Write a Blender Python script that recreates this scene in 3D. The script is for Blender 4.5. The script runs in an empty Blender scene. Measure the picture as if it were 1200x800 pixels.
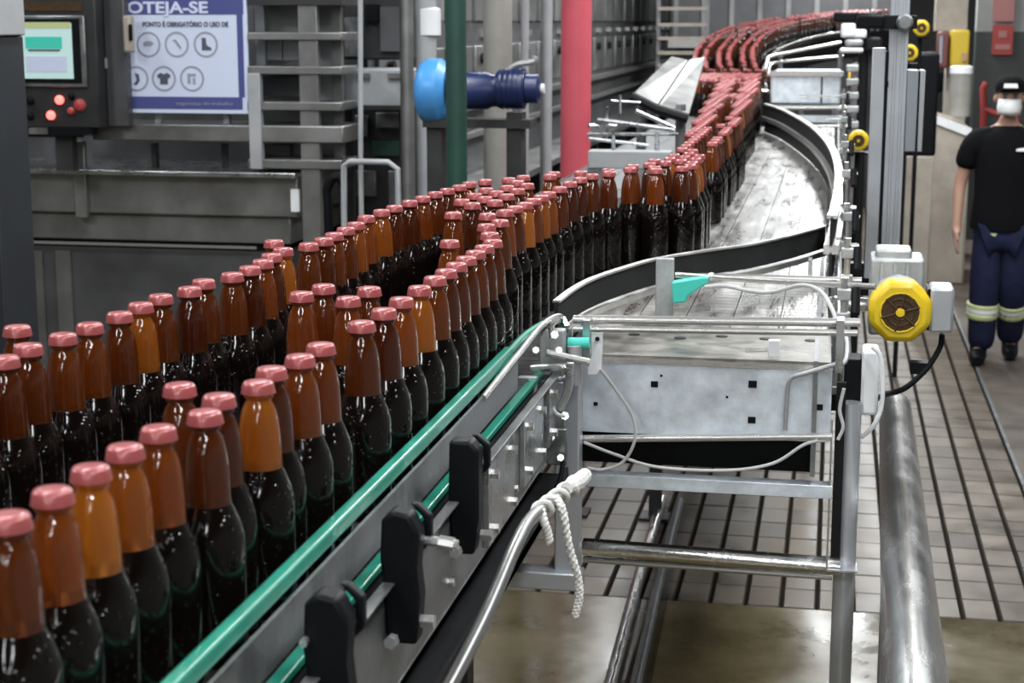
import bpy, bmesh, math, random
from mathutils import Vector, Matrix
random.seed(7)
S = bpy.context.scene
COL = S.collection
# ------------------------------------------------------------------ camera
H = 2.0; F = 1960.0
PITCH = math.atan(375 / F)
YAW = math.atan(382 * math.cos(PITCH) / F)
cd = bpy.data.cameras.new('camera'); cam = bpy.data.objects.new('camera', cd); COL.objects.link(cam)
cam.location = (0, 0, H); cam.rotation_euler = (math.pi / 2 - PITCH, 0, YAW)
cd.sensor_width = 36; cd.lens = F / 1200 * 36; cd.clip_start = .05; cd.clip_end = 100
cd.dof.use_dof = True; cd.dof.focus_distance = 2.7; cd.dof.aperture_fstop = 11
S.camera = cam
RIGHT = Vector((math.cos(YAW), math.sin(YAW), 0))
FWD = Vector((-math.sin(YAW) * math.cos(PITCH), math.cos(YAW) * math.cos(PITCH), -math.sin(PITCH)))
UP = RIGHT.cross(FWD)
CAM = Vector((0, 0, H))
def ray(px, py): return FWD + RIGHT * ((px - 600) / F) + UP * ((400 - py) / F)
def atZ(px, py, z): d = ray(px, py); return CAM + d * ((z - H) / d.z)
def P(px, py, y): d = ray(px, py); return CAM + d * (y / d.y)
def atX(px, py, x): d = ray(px, py); return CAM + d * (x / d.x)
def proj(p):
    v = Vector(p) - CAM; w = v.dot(FWD)
    return 600 + F * v.dot(RIGHT) / w, 400 - F * v.dot(UP) / w
# ------------------------------------------------------------------ world, lamps, exposure
W = bpy.data.worlds.new('world'); S.world = W; W.use_nodes = True
W.node_tree.nodes['Background'].inputs[0].default_value = (.75, .85, 1, 1)
W.node_tree.nodes['Background'].inputs[1].default_value = .03
S.view_settings.view_transform = 'Standard'; S.view_settings.look = 'None'
S.view_settings.exposure = -0.62; S.view_settings.gamma = 1; S.view_settings.use_curve_mapping = False
LAMPS = [(.8, -.9, 3.9, 110), (.8, 1.9, 3.9, 110), (.8, 4.8, 3.9, 130), (.5, 8, 3.9, 160), (.3, 11.5, 3.6, 200), (.2, 16, 3.4, 260), (-1.6, -1, 3.9, 90), (-1.6, 2.2, 3.9, 80), (-1.6, 5.2, 3.9, 110), (-1.6, 9.5, 3.9, 110), (-1.6, 14, 3.9, 110), (-4.2, 2.6, 3.9, 150), (-4.2, 6.2, 3.9, 60), (2.3, 8, 3.9, 70), (2.3, 13, 3.9, 60), (-1.2, 21, 3.9, 90),  # last one added out of view to lighten the far back wall
         (.6, -3.6, 3.5, 90), (.6, -6.4, 3.5, 90), (.6, -9.2, 3.5, 90), (.6, -12, 3.5, 90), (-1.6, -4.2, 3.5, 90), (-1.6, -7, 3.5, 90), (-1.6, -9.8, 3.5, 90)]  # lamps added behind the camera for streak highlights on the bottle necks
for lx, ly, lz, lw in LAMPS:
    l = bpy.data.lights.new('unseen_fluorescent', 'AREA'); l.shape = 'RECTANGLE'; l.size = .3; l.size_y = 1.9
    l.energy = lw; l.color = (.95, .98, 1)
    o = bpy.data.objects.new('unseen_fluorescent', l); COL.objects.link(o); o.location = (lx, ly, lz - .03)
# ------------------------------------------------------------------ materials
def mat(name, col, metal=0, rough=.5, var=0, vscale=8, bump=0, bscale=60, coat=0, emit=0, rvar=0, spec=.5, stretch=(1, 1, 1)):
    m = bpy.data.materials.new(name); m.use_nodes = True; nt = m.node_tree; b = nt.nodes['Principled BSDF']
    c = (*col, 1)
    b.inputs['Base Color'].default_value = c; b.inputs['Metallic'].default_value = metal
    b.inputs['Roughness'].default_value = rough; b.inputs['Coat Weight'].default_value = coat
    b.inputs['Coat Roughness'].default_value = .05; b.inputs['Specular IOR Level'].default_value = spec
    if emit:
        b.inputs['Emission Color'].default_value = c; b.inputs['Emission Strength'].default_value = emit
    if var or rvar or bump:
        tc = nt.nodes.new('ShaderNodeTexCoord'); mp = nt.nodes.new('ShaderNodeMapping'); mp.inputs['Scale'].default_value = stretch
        nt.links.new(tc.outputs['Object'], mp.inputs[0])
    if var or rvar:
        n = nt.nodes.new('ShaderNodeTexNoise'); n.inputs['Scale'].default_value = vscale; n.inputs['Detail'].default_value = 6; n.inputs['Roughness'].default_value = .65
        nt.links.new(mp.outputs[0], n.inputs['Vector'])
        if var:
            r = nt.nodes.new('ShaderNodeValToRGB'); r.color_ramp.elements[0].position = .3; r.color_ramp.elements[1].position = .7
            r.color_ramp.elements[0].color = (*[x * (1 - var) for x in col], 1); r.color_ramp.elements[1].color = (*[min(1, x * (1 + var)) for x in col], 1)
            nt.links.new(n.outputs['Fac'], r.inputs[0]); nt.links.new(r.outputs[0], b.inputs['Base Color'])
        if rvar:
            q = nt.nodes.new('ShaderNodeMapRange'); q.inputs['From Min'].default_value = .3; q.inputs['From Max'].default_value = .7
            q.inputs['To Min'].default_value = max(.02, rough - rvar); q.inputs['To Max'].default_value = rough + rvar
            nt.links.new(n.outputs['Fac'], q.inputs[0]); nt.links.new(q.outputs[0], b.inputs['Roughness'])
    if bump:
        n2 = nt.nodes.new('ShaderNodeTexNoise'); n2.inputs['Scale'].default_value = bscale; n2.inputs['Detail'].default_value = 4
        nt.links.new(mp.outputs[0], n2.inputs['Vector'])
        bp = nt.nodes.new('ShaderNodeBump'); bp.inputs['Strength'].default_value = bump; bp.inputs['Distance'].default_value = .01
        nt.links.new(n2.outputs['Fac'], bp.inputs['Height']); nt.links.new(bp.outputs[0], b.inputs['Normal'])
    return m
M = {}
M['steel'] = mat('brushed_steel', (.56, .57, .58), 1, .3, .18, 14, .05, 90, rvar=.1)
M['sheet'] = mat('galvanised_sheet', (.72, .78, .85), .45, .4, .2, 22, .06, 40, rvar=.1)
M['plate'] = mat('grey_steel_plate', (.25, .255, .26), .8, .42, .3, 16, .08, 70, rvar=.12)
M['rod'] = mat('polished_rod', (.7, .69, .67), .85, .27)
M['tube'] = mat('polished_tube', (.82, .82, .81), 1, .25, .07, 9, .08, 30, rvar=.05, stretch=(3, .6, 3))
M['belt'] = mat('chain_slat_steel', (.58, .57, .545), 1, .32, .2, 9, .1, 60, rvar=.1, stretch=(3, .35, 1))
M['beltdark'] = mat('dark_chain', (.1, .1, .1), .6, .4)  # darker chain colour for the bottle lanes and the climb
M['guard'] = mat('guard_strip', (.026, .026, .027), 0, .7, .25, 12, rvar=.1, spec=.06)
M['guardpale'] = mat('guard_steel', (.68, .67, .64), .9, .36, .2, 14, rvar=.1)
M['green'] = mat('green_plastic', (.02, .27, .185), 0, .35, .15, 10, coat=.3)
M['teal'] = mat('teal_plastic', (.06, .55, .45), 0, .4)
M['black'] = mat('black_plastic', (.004, .0046, .006), 0, .5, .2, 20, spec=.15)
M['blackmetal'] = mat('black_metal', (.009, .009, .01), .1, .5, .3, 10, spec=.2)
M['dark'] = mat('dark_machine', (.035, .035, .036), .4, .5, .3, 4, rvar=.15)
M['machine'] = mat('stainless_cabinet', (.27, .27, .265), .85, .42, .22, 3, .04, 30, rvar=.1)
M['machdark'] = mat('dark_grey_panel', (.12, .12, .125), .6, .45, .2, 3, rvar=.1)  # dark grey panel metal with random mottling
M['column'] = mat('charcoal_column', (.02, .023, .028), .2, .5, .2, 4)
M['palegrey'] = mat('pale_grey_paint', (.36, .37, .38), .1, .5, .15, 5)
M['alu'] = mat('anodised_aluminium', (.5, .52, .55), .6, .38, .1, 6, rvar=.06)
M['alubox'] = mat('grey_cabinet_paint', (.27, .29, .32), .2, .45, .08, 6)
M['white'] = mat('white_plastic', (.78, .79, .8), 0, .4, .06, 10)
M['deck'] = mat('worn_deck_plate', (.22, .21, .185), .7, .42, .55, 16, .1, 40, rvar=.12)
M['chute'] = mat('dull_sheet', (.34, .34, .33), .7, .42, .25, 5, rvar=.1)
M['rodgrey'] = mat('dull_rod', (.33, .33, .32), .9, .36)
M['wire'] = mat('grey_cable', (.5, .5, .49), 0, .45)
M['rope'] = mat('white_rope', (.72, .71, .67), 0, .85, .25, 60)
M['yellow'] = mat('yellow_motor_paint', (.75, .52, .015), 0, .4, .22, 14)
M['fan'] = mat('brown_fan_grille', (.06, .03, .01), .2, .5, .4, 60)
M['castgrey'] = mat('cast_aluminium', (.42, .43, .43), .6, .5, .25, 20)
M['blue'] = mat('light_blue_paint', (.07, .3, .68), 0, .35, .15, 6)
M['navy'] = mat('dark_blue_paint', (.012, .022, .09), 0, .35, .3, 8)
M['pink'] = mat('red_column_paint', (.62, .1, .13), 0, .42, .12, 3)
M['pgreen'] = mat('dark_green_paint', (.018, .06, .045), 0, .45, .2, 4)
M['beige'] = mat('beige_pillar', (.33, .32, .29), .2, .45, .2, 4)
M['floorbase'] = mat('dark_grout', (.012, .01, .008), 0, .9, .3, 8, spec=.05)
M['concrete'] = mat('wet_concrete', (.1, .08, .042), 0, .19, .4, 2.2, .1, 4, rvar=.12)
M['brown'] = mat('brown_resin_floor', (.09, .074, .06), 0, .42, .3, 2.5, .1, 8, rvar=.12)
M['wallgrey'] = mat('grey_wall', (.22, .23, .22), 0, .7, .1, 2)
M['walldark'] = mat('dark_wall_band', (.03, .034, .033), 0, .6, .15, 2)
M['red'] = mat('red_sign', (.28, .035, .03), 0, .5)
M['signred2'] = mat('faded_red_sign', (.3, .13, .12), 0, .5)
M['sign'] = mat('sign_white', (.62, .68, .85), 0, .4)
M['signblue'] = mat('sign_blue', (.07, .08, .25), 0, .4)
M['ink'] = mat('sign_ink', (.08, .09, .12), 0, .5)
M['inkpale'] = mat('sign_pale_ink', (.3, .32, .38), 0, .5)
M['screen'] = mat('screen_glow', (.45, .62, .6), 0, .3, emit=.55)
M['screenbar'] = mat('screen_green', (.05, .45, .35), 0, .3, emit=.5)
M['led'] = mat('red_lamp_lit', (1, .16, .14), 0, .3, emit=3.5)
M['reddull'] = mat('red_button', (.4, .06, .06), 0, .35)
M['ceil'] = mat('ceiling_paint', (.2, .2, .2), 0, .8)
M['skin'] = mat('skin', (.42, .24, .17), 0, .5)
M['shirt'] = mat('black_shirt', (.006, .006, .007), 0, .9, spec=.08)
M['trousers'] = mat('navy_trousers', (.013, .016, .042), 0, .85, .25, 20, spec=.15)
M['hivis'] = mat('reflective_tape', (.55, .62, .3), 0, .4)
M['cloth'] = mat('white_mask', (.8, .8, .8), 0, .8)
M['ochre'] = mat('yellow_box', (.6, .42, .03), 0, .45)
M['maroon'] = mat('maroon_box', (.16, .05, .045), 0, .5)
M['stone'] = mat('pale_stone', (.36, .32, .27), 0, .45, .25, 3)
def tile_mat():
    m = mat('quarry_tile', (.13, .106, .08), 0, .38, .35, 5, .06, 30, rvar=.12); nt = m.node_tree
    gq = nt.nodes.new('ShaderNodeNewGeometry'); mpn = [n for n in nt.nodes if n.type == 'MAPPING'][0]; nt.links.new(gq.outputs['Position'], mpn.inputs[0])
    b = nt.nodes['Principled BSDF']; ramp = [n for n in nt.nodes if n.type == 'VALTORGB'][0]
    oi = nt.nodes.new('ShaderNodeObjectInfo'); mx = nt.nodes.new('ShaderNodeMix'); mx.data_type = 'RGBA'; mx.blend_type = 'MULTIPLY'
    rr = nt.nodes.new('ShaderNodeMapRange'); rr.inputs['To Min'].default_value = .75; rr.inputs['To Max'].default_value = 1.2
    nt.links.new(oi.outputs['Random'], rr.inputs[0]); mx.inputs[0].default_value = 1
    nt.links.new(ramp.outputs[0], mx.inputs[6]); nt.links.new(rr.outputs[0], mx.inputs[7]); nt.links.new(mx.outputs[2], b.inputs['Base Color'])
    return m
M['tile'] = tile_mat()
def amber_mat():
    m = bpy.data.materials.new('amber_glass'); m.use_nodes = True; nt = m.node_tree; b = nt.nodes['Principled BSDF']; out = nt.nodes['Material Output']
    oi = nt.nodes.new('ShaderNodeObjectInfo'); r = nt.nodes.new('ShaderNodeValToRGB'); e = r.color_ramp.elements
    e[0].position = 0; e[0].color = (.13, .03, .008, 1); e[1].position = 1; e[1].color = (.62, .24, .03, 1)
    k = e.new(.5); k.color = (.21, .056, .012, 1); k = e.new(.85); k.color = (.36, .1, .016, 1)
    nt.links.new(oi.outputs['Random'], r.inputs[0]); nt.links.new(r.outputs[0], b.inputs['Base Color'])
    b.inputs['Roughness'].default_value = .08; b.inputs['Transmission Weight'].default_value = .72; b.inputs['IOR'].default_value = 1.4; b.inputs['Coat Weight'].default_value = 1; b.inputs['Coat Roughness'].default_value = .06
    tc = nt.nodes.new('ShaderNodeTexCoord'); mp = nt.nodes.new('ShaderNodeMapping'); mp.inputs['Scale'].default_value = (1, 1, .3); nt.links.new(tc.outputs['Object'], mp.inputs[0])
    n = nt.nodes.new('ShaderNodeTexNoise'); n.inputs['Scale'].default_value = 150; n.inputs['Detail'].default_value = 3; nt.links.new(mp.outputs[0], n.inputs['Vector'])
    bp = nt.nodes.new('ShaderNodeBump'); bp.inputs['Strength'].default_value = .22; bp.inputs['Distance'].default_value = .0015
    nt.links.new(n.outputs['Fac'], bp.inputs['Height']); nt.links.new(bp.outputs[0], b.inputs['Normal']); nt.links.new(bp.outputs[0], b.inputs['Coat Normal'])
    t = nt.nodes.new('ShaderNodeBsdfTranslucent'); nt.links.new(r.outputs[0], t.inputs[0])
    mx = nt.nodes.new('ShaderNodeMixShader'); mx.inputs[0].default_value = .25
    nt.links.new(b.outputs[0], mx.inputs[1]); nt.links.new(t.outputs[0], mx.inputs[2]); nt.links.new(mx.outputs[0], out.inputs[0])
    return m
M['amber'] = amber_mat()
def dark_glass():
    m = mat('dark_filled_glass', (.004, .0025, .002), 0, .09, spec=.4); nt = m.node_tree; b = nt.nodes['Principled BSDF']
    tc = nt.nodes.new('ShaderNodeTexCoord'); v = nt.nodes.new('ShaderNodeTexVoronoi'); v.inputs['Scale'].default_value = 130
    nt.links.new(tc.outputs['Object'], v.inputs['Vector'])
    r = nt.nodes.new('ShaderNodeMapRange'); r.inputs['From Min'].default_value = .0; r.inputs['From Max'].default_value = .3; r.inputs['To Min'].default_value = 1; r.inputs['To Max'].default_value = 0
    nt.links.new(v.outputs['Distance'], r.inputs[0])
    bp = nt.nodes.new('ShaderNodeBump'); bp.inputs['Strength'].default_value = .5; bp.inputs['Distance'].default_value = .0025
    nt.links.new(r.outputs[0], bp.inputs['Height']); nt.links.new(bp.outputs[0], b.inputs['Normal'])
    return m
M['darkglass'] = dark_glass()
M['cap'] = mat('red_crown_cap', (.36, .08, .08), .15, .32, .12, 60, coat=.3)
# ------------------------------------------------------------------ mesh helpers
def catmull(pts, n=6):
    pts = [Vector(p) for p in pts]
    if len(pts) < 3: return pts
    q = [2 * pts[0] - pts[1]] + pts + [2 * pts[-1] - pts[-2]]; out = []
    for i in range(1, len(q) - 2):
        a, b, c, d = q[i - 1:i + 3]
        for k in range(n):
            t = k / n
            out.append(.5 * ((2 * b) + (c - a) * t + (2 * a - 5 * b + 4 * c - d) * t * t + (3 * b - a - 3 * c + d) * t ** 3))
    return out + [pts[-1]]
class MB:
    def __init__(s): s.v = []; s.f = []; s.mi = []; s.cur = 0
    def add(s, vs, fs):
        n = len(s.v); s.v += [Vector(v) for v in vs]; s.f += [tuple(n + i for i in f) for f in fs]; s.mi += [s.cur] * len(fs); return s
    def box(s, c, d, rot=None):
        c = Vector(c); x, y, z = [k / 2 for k in d]
        vs = [Vector((i * x, j * y, k * z)) for i in (-1, 1) for j in (-1, 1) for k in (-1, 1)]
        if rot: R = rot if isinstance(rot, Matrix) else Matrix.Rotation(rot, 3, 'Z'); vs = [R @ v for v in vs]
        return s.add([c + v for v in vs], [(0, 1, 3, 2), (4, 6, 7, 5), (0, 4, 5, 1), (2, 3, 7, 6), (0, 2, 6, 4), (1, 5, 7, 3)])
    def bx(s, x0, x1, y0, y1, z0, z1): return s.box(((x0 + x1) / 2, (y0 + y1) / 2, (z0 + z1) / 2), (abs(x1 - x0), abs(y1 - y0), abs(z1 - z0)))
    def tube(s, pts, r, seg=10, smooth=0):
        pts = catmull(pts, smooth) if smooth else [Vector(p) for p in pts]
        n = len(pts); rs = r if isinstance(r, (list, tuple)) else [r] * n
        t0 = (pts[1] - pts[0]).normalized(); u = t0.orthogonal().normalized(); vs = []; fs = []
        for i, p in enumerate(pts):
            t = ((pts[min(i + 1, n - 1)] - pts[max(i - 1, 0)])).normalized()
            u = (u - t * u.dot(t)).normalized(); w = t.cross(u)
            vs += [p + (u * math.cos(a) + w * math.sin(a)) * rs[i] for a in [2 * math.pi * k / seg for k in range(seg)]]
        for i in range(n - 1):
            for k in range(seg):
                a = i * seg + k; b = i * seg + (k + 1) % seg; fs.append((a, b, b + seg, a + seg))
        fs.append(tuple(range(seg - 1, -1, -1))); fs.append(tuple((n - 1) * seg + k for k in range(seg)))
        return s.add(vs, fs)
    def lathe(s, prof, c=(0, 0, 0), seg=24, axis=None, wob=None):
        c = Vector(c); R = Vector((0, 0, 1)).rotation_difference(Vector(axis).normalized()).to_matrix() if axis else Matrix.Identity(3)
        vs = []; fs = []
        for i, (r, z) in enumerate(prof):
            for k in range(seg):
                a = 2 * math.pi * k / seg; q = r * (wob[i] if wob and k % 2 else 1)
                vs.append(c + R @ Vector((q * math.cos(a), q * math.sin(a), z)))
        for i in range(len(prof) - 1):
            for k in range(seg):
                a = i * seg + k; b = i * seg + (k + 1) % seg; fs.append((a, b, b + seg, a + seg))
        fs.append(tuple(range(seg - 1, -1, -1))); n = len(prof) - 1; fs.append(tuple(n * seg + k for k in range(seg)))
        return s.add(vs, fs)
    def prism(s, outline, o, ux, uy, depth):
        """outline in 2-D, placed at o with axes ux, uy, extruded by the vector depth"""
        o = Vector(o); ux = Vector(ux); uy = Vector(uy); d = Vector(depth); n = len(outline)
        a = [o + ux * x + uy * y for x, y in outline]
        return s.add(a + [p + d for p in a], [tuple(range(n - 1, -1, -1)), tuple(range(n, 2 * n))] + [(i, (i + 1) % n, n + (i + 1) % n, n + i) for i in range(n)])
    def ribbon(s, top, hts, th, closed=False):
        """upright strip along a path of top points, heights hts, thickness th"""
        n = len(top); vs = []
        for i in range(n):
            t = top[min(i + 1, n - 1)] - top[max(i - 1, 0)]; nn = Vector((t.y, -t.x, 0)).normalized() * th / 2
            dz = Vector((0, 0, hts[i])); vs += [top[i] - nn, top[i] + nn, top[i] + nn - dz, top[i] - nn - dz]
        fs = []
        for i in range(n - 1):
            for k in range(4): a = 4 * i + k; b = 4 * i + (k + 1) % 4; fs.append((a, b, b + 4, a + 4))
        fs += [(3, 2, 1, 0), tuple(4 * (n - 1) + k for k in range(4))]
        return s.add(vs, fs)
    def build(s, name, m, parent=None, base=None, bevel=0, kind=None, label=None, sharp=35):
        b = Vector(base) if base is not None else (Vector(parent['_b']) if parent is not None and '_b' in parent else Vector((0, 0, 0)))
        me = bpy.data.meshes.new(name); me.from_pydata([tuple(v - b) for v in s.v], [], s.f); me.update()
        bm = bmesh.new(); bm.from_mesh(me); bmesh.ops.recalc_face_normals(bm, faces=bm.faces); bm.to_mesh(me); bm.free()
        for k in (m if isinstance(m, (list, tuple)) else [m]): me.materials.append(M[k])
        if isinstance(m, (list, tuple)): me.polygons.foreach_set('material_index', s.mi)
        me.polygons.foreach_set('use_smooth', [True] * len(me.polygons)); me.set_sharp_from_angle(angle=math.radians(sharp))
        o = bpy.data.objects.new(name, me); COL.objects.link(o)
        if parent is not None:
            o.parent = parent
            if '_b' in parent: o['_b'] = parent['_b']
        else: o.location = b; o['_b'] = tuple(b)
        if parent is not None and parent.type == 'MESH': o.location = (0, 0, 0)
        if bevel:
            md = o.modifiers.new('bevel', 'BEVEL'); md.width = bevel; md.segments = 2; md.limit_method = 'ANGLE'
        if kind: o['kind'] = kind
        if label: o['label'] = label
        return o
def tag(o, label, cat, group=None):
    o['label'] = label; o['category'] = cat
    if group: o['group'] = group
    return o
def thing(name, label, cat, base, group=None):
    o = bpy.data.objects.new(name, None); COL.objects.link(o); o.location = base; o.empty_display_size = .1; o['_b'] = tuple(base)
    return tag(o, label, cat, group)
def struct(name, mb, m, parent=None, **k):
    o = mb.build(name, m, parent, **k)
    if parent is None: o['kind'] = 'structure'
    return o
def text_mesh(txt, size, loc, m, parent, name='lettering', extrude=.0006, align='CENTER', xs=1, bold=0):
    c = bpy.data.curves.new('t', 'FONT'); c.body = txt; c.size = size; c.align_x = align; c.extrude = extrude; c.offset = bold
    t = bpy.data.objects.new('t', c); COL.objects.link(t); dg = bpy.context.evaluated_depsgraph_get()
    me = bpy.data.meshes.new_from_object(t.evaluated_get(dg)); bpy.data.objects.remove(t)
    R = Matrix.Rotation(math.pi / 2, 4, 'X') @ Matrix.Diagonal((xs, 1, 1, 1)); me.transform(R); me.materials.clear(); me.materials.append(M[m]); me.name = name
    o = bpy.data.objects.new(name, me); COL.objects.link(o); o.parent = parent; o.location = Vector(loc) - Vector(parent['_b']); return o
ZB = H - .564            # belt surface
ZC = H - .338            # middle of the crown caps
BH = .229
# ================================================================== STRUCTURE
struct('wall_back', MB().bx(-8, 4, 26, 26.2, 0, 5.6), 'wallgrey')
struct('wall_left', MB().bx(-8.2, -8, -14, 26.2, 0, 5.6), 'wallgrey')
struct('wall_right', MB().bx(4, 4.2, -14, 26.2, 0, 5.6), 'wallgrey')
struct('wall_front', MB().bx(-8, 4, -14.2, -14, 0, 5.6), 'wallgrey')
wx0 = P(1141, 100, 16).x
wz = P(1170, 37, 16).z
wp = struct('wall_partition', MB().bx(wx0, 4, 16, 16.2, wz, 5.6), 'wallgrey')
struct('painted_band', MB().bx(wx0, 4, 15.99, 16.2, 0, wz), 'walldark', wp)
struct('ceiling', MB().bx(-8.2, 4.2, -14.2, 26.2, 5.6, 5.7), 'ceil')
fl = struct('floor', MB().bx(-8.2, 4.2, -14.2, 26.2, -.15, -.012), 'floorbase')
YT = 5.62; TW = .123; TL = .2; XR = .86
struct('wet_concrete', MB().bx(-8, XR, -14, YT - .01, -.012, 0), 'concrete', fl)
struct('brown_walkway', MB().bx(XR + .02, 4, -14, 26, -.012, .004), 'brown', fl)
struct('drain_edge', MB().bx(XR + .004, XR + .02, -14, 26, -.012, .006), 'plate', fl)
tme = None
def tile_mesh(dx, dy):
    b = .004; z = .012
    m = MB().add([(-dx, -dy, 0), (dx, -dy, 0), (dx, dy, 0), (-dx, dy, 0), (-dx + b, -dy + b, z), (dx - b, -dy + b, z), (dx - b, dy - b, z), (-dx + b, dy - b, z)],
                 [(0, 1, 5, 4), (1, 2, 6, 5), (2, 3, 7, 6), (3, 0, 4, 7), (4, 5, 6, 7)])
    return m
rest = MB(); cnt = 0
for r in range(102):
    y = YT + TL * (r + .5)
    for c in range(-62, 7):
        x = TW * (c + .5)
        if x > XR - .06: continue
        dz = random.uniform(-.0012, .0012)
        if r < 14 and -10 <= c:
            if tme is None: t0 = tile_mesh(TW / 2 - .0065, TL / 2 - .0022).build('tile', 'tile'); tme = t0.data; t = t0
            else: t = bpy.data.objects.new('tile', tme); COL.objects.link(t)
            t.parent = fl; t.location = (x, y, -.012 + dz); cnt += 1
        elif c >= -40:
            q = tile_mesh(TW / 2 - .0065, TL / 2 - .0022); rest.add([v + Vector((x, y, -.012 + dz)) for v in q.v], q.f)
rest.build('tile_field', 'tile', fl, kind='stuff')
# ================================================================== BOTTLES
BODY = [(.0270, 0), (.0312, .003), (.0322, .008), (.0322, .108), (.0314, .117), (.0288, .127), (.0250, .136), (.0212, .145)]
NECK = [(.0212, .145), (.0207, .152), (.0204, .163), (.0197, .177), (.0184, .190), (.0163, .2005), (.0138, .2065), (.0119, .2095), (.0115, .2115), (.0137, .2130), (.0139, .2150), (.0137, .2165), (.0120, .2178), (.0120, .222)]
CAPP = [(.0166, .2172), (.0159, .2200), (.0149, .2258), (.0132, .2282), (.007, .2288)]
def seat(x, y, z, lab, grp): return (Vector((x, y, z)), lab, grp)
rows = {
 'rail': [(15,603),(63,575),(110,547),(153,522),(192,502),(230,485),(262,465),(295,450),(320,434),(348,420),(372,407),(424,379),(451,364),(474,351),(497,338),(515,326),(530,317),(543,309),(555,302),(565,296),(575,290),(584,284)],
 'loose': [(212,453),(358,343),(380,337),(408,350),(440,338),(527,283),(532,250),(574,274),(570,264),(586,259),(572,251)],
 'far': [(-22,430),(3,420),(30,408),(68,395),(105,381),(140,368),(170,355),(197,345),(222,337),(245,329),(267,322),(287,315),(305,307),(322,298),(338,292),(355,287),(373,282),(390,275),(405,268),(417,262),(429,254),(447,247),(462,242),(480,236),(495,231),(510,226),(524,222),(538,218),(552,214)],
 'stray': [(20,384),(322,283)],
 'bend': [(592,247),(603,243),(614,239),(625,234),(634,230),(643,226),(656,220),(668,214),(680,209),(575,211),(597,209),(616,207),(639,205),(657,203),(675,202),(694,205),(708,201),(724,199),(741,198),(757,197.5),(773,196.5),(790,195.5),(806,194)],
}
LAB = {'rail': ('amber beer bottle with red cap in the row beside the green guide rail', 'bottles along the green rail'),
       'loose': ('amber beer bottle with red cap standing loose in the middle of the lane', 'bottles loose mid lane'),
       'far': ('amber beer bottle with red cap in the row on the machine side of the lane', 'bottles along the machine side'),
       'stray': ('amber beer bottle with red cap standing behind the machine side row', 'bottles behind the machine side row'),
       'bend': ('amber beer bottle with red cap crowded where the lane bends at the curved guard', 'bottles in the bend'),
       'flow': ('amber beer bottle with red cap in the dense stream beyond the bend', 'bottles in the dense stream')}
ORD = 'first second third fourth fifth sixth seventh eighth ninth tenth eleventh'.split()
seats = []
for k, l in rows.items():
    for i, (px, py) in enumerate(l):
        lab = None
        if k == 'rail': lab = (ORD[10 - i] + ' beer bottle before the gap in the row along the green rail') if i < 11 else (ORD[i - 11] + ' beer bottle past the gap in the green rail row, towards the end plate')
        if k == 'loose': lab = ['lone beer bottle behind the green rail row, nearest the black brackets', 'left of the pair of beer bottles standing in the lane beside the gap', 'right of the pair of beer bottles standing in the lane beside the gap', 'beer bottle tucked just behind the gap in the green rail row', 'beer bottle behind the second and third bottles past the rail row gap', 'lone beer bottle in the dark hollow of the lane behind the rail row', 'lone beer bottle at the far edge of the dark hollow in the lane', 'beer bottle crowded behind the last bottle of the green rail row', 'beer bottle at the tip of the cluster behind the green rail row', 'beer bottle on the guard side of the cluster behind the rail row', 'rearmost beer bottle of the cluster behind the green rail row'][i]
        if k == 'stray': lab = ['lone beer bottle outside the machine side row, in front of the charcoal column', 'lone beer bottle outside the machine side row, in front of the machine base'][i]
        p = atZ(px, py, ZC); seats.append([p.x, p.y, ZB, k, lab])
fixed = len(seats)
# dense stream: hexagonal packing inside the outline of the stream
POLY = [(520,226),(575,208),(640,203),(690,200),(740,192),(775,183),(797,172),(812,148),(826,122),(840,100),(850,86),(856,76),(880,76),(891,86),(886,105),(872,128),(856,152),(840,176),(822,190),(790,195),(740,201),(700,207),(660,222),(620,240),(590,250),(560,262),(545,240)]
BUNCH = [(820,94),(822,75),(862,75),(856,94)]      # bottles gathered at the foot of the climb
HOLLOW = [(813,180),(840,130),(864,90),(873,90),(857,130),(836,180)]      # dark gap between the two strands
def inside(x, y, poly):
    c = False; j = len(poly) - 1
    for i in range(len(poly)):
        if (poly[i][1] > y) != (poly[j][1] > y) and x < (poly[j][0] - poly[i][0]) * (y - poly[i][1]) / (poly[j][1] - poly[i][1]) + poly[i][0]: c = not c
        j = i
    return c
DB = .0655
yy = 2.85; rI = 0
while yy < 12:
    for i in range(-22, 2):
        x = i * DB + (DB / 2 if rI % 2 else 0) - .01; y = yy
        q = proj((x, y, ZC))
        drop = .9 if inside(q[0], q[1], HOLLOW) else (.03 if y < 4.6 else .1)
        if (inside(q[0], q[1], POLY) or inside(q[0], q[1], BUNCH)) and random.random() > drop:
            if all((s[0] - x) ** 2 + (s[1] - y) ** 2 > .062 ** 2 for s in seats[:fixed]):
                seats.append([x + random.uniform(-.001, .001), y + random.uniform(-.001, .001), ZB, 'bend' if y < 4.0 else 'flow', None])
    yy += DB * .866; rI += 1
seats.sort(key=lambda s: s[1])
for it in range(90):      # push apart any that touch
    near = seats[:320]
    for a in near:
        if a[1] < 2.75 and a[0] > -.5185: a[0] = -.5185
    for i, a in enumerate(near):
        for b in near[i + 1:i + 40]:
            dx, dy = b[0] - a[0], b[1] - a[1]; d2 = dx * dx + dy * dy
            if d2 < .0647 ** 2:
                d = math.sqrt(d2) or 1e-6; k = (.065 - d) / 2 / d
                a[0] -= dx * k; a[1] -= dy * k; b[0] += dx * k; b[1] += dy * k
YEND = max(s[1] for s in seats)
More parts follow.
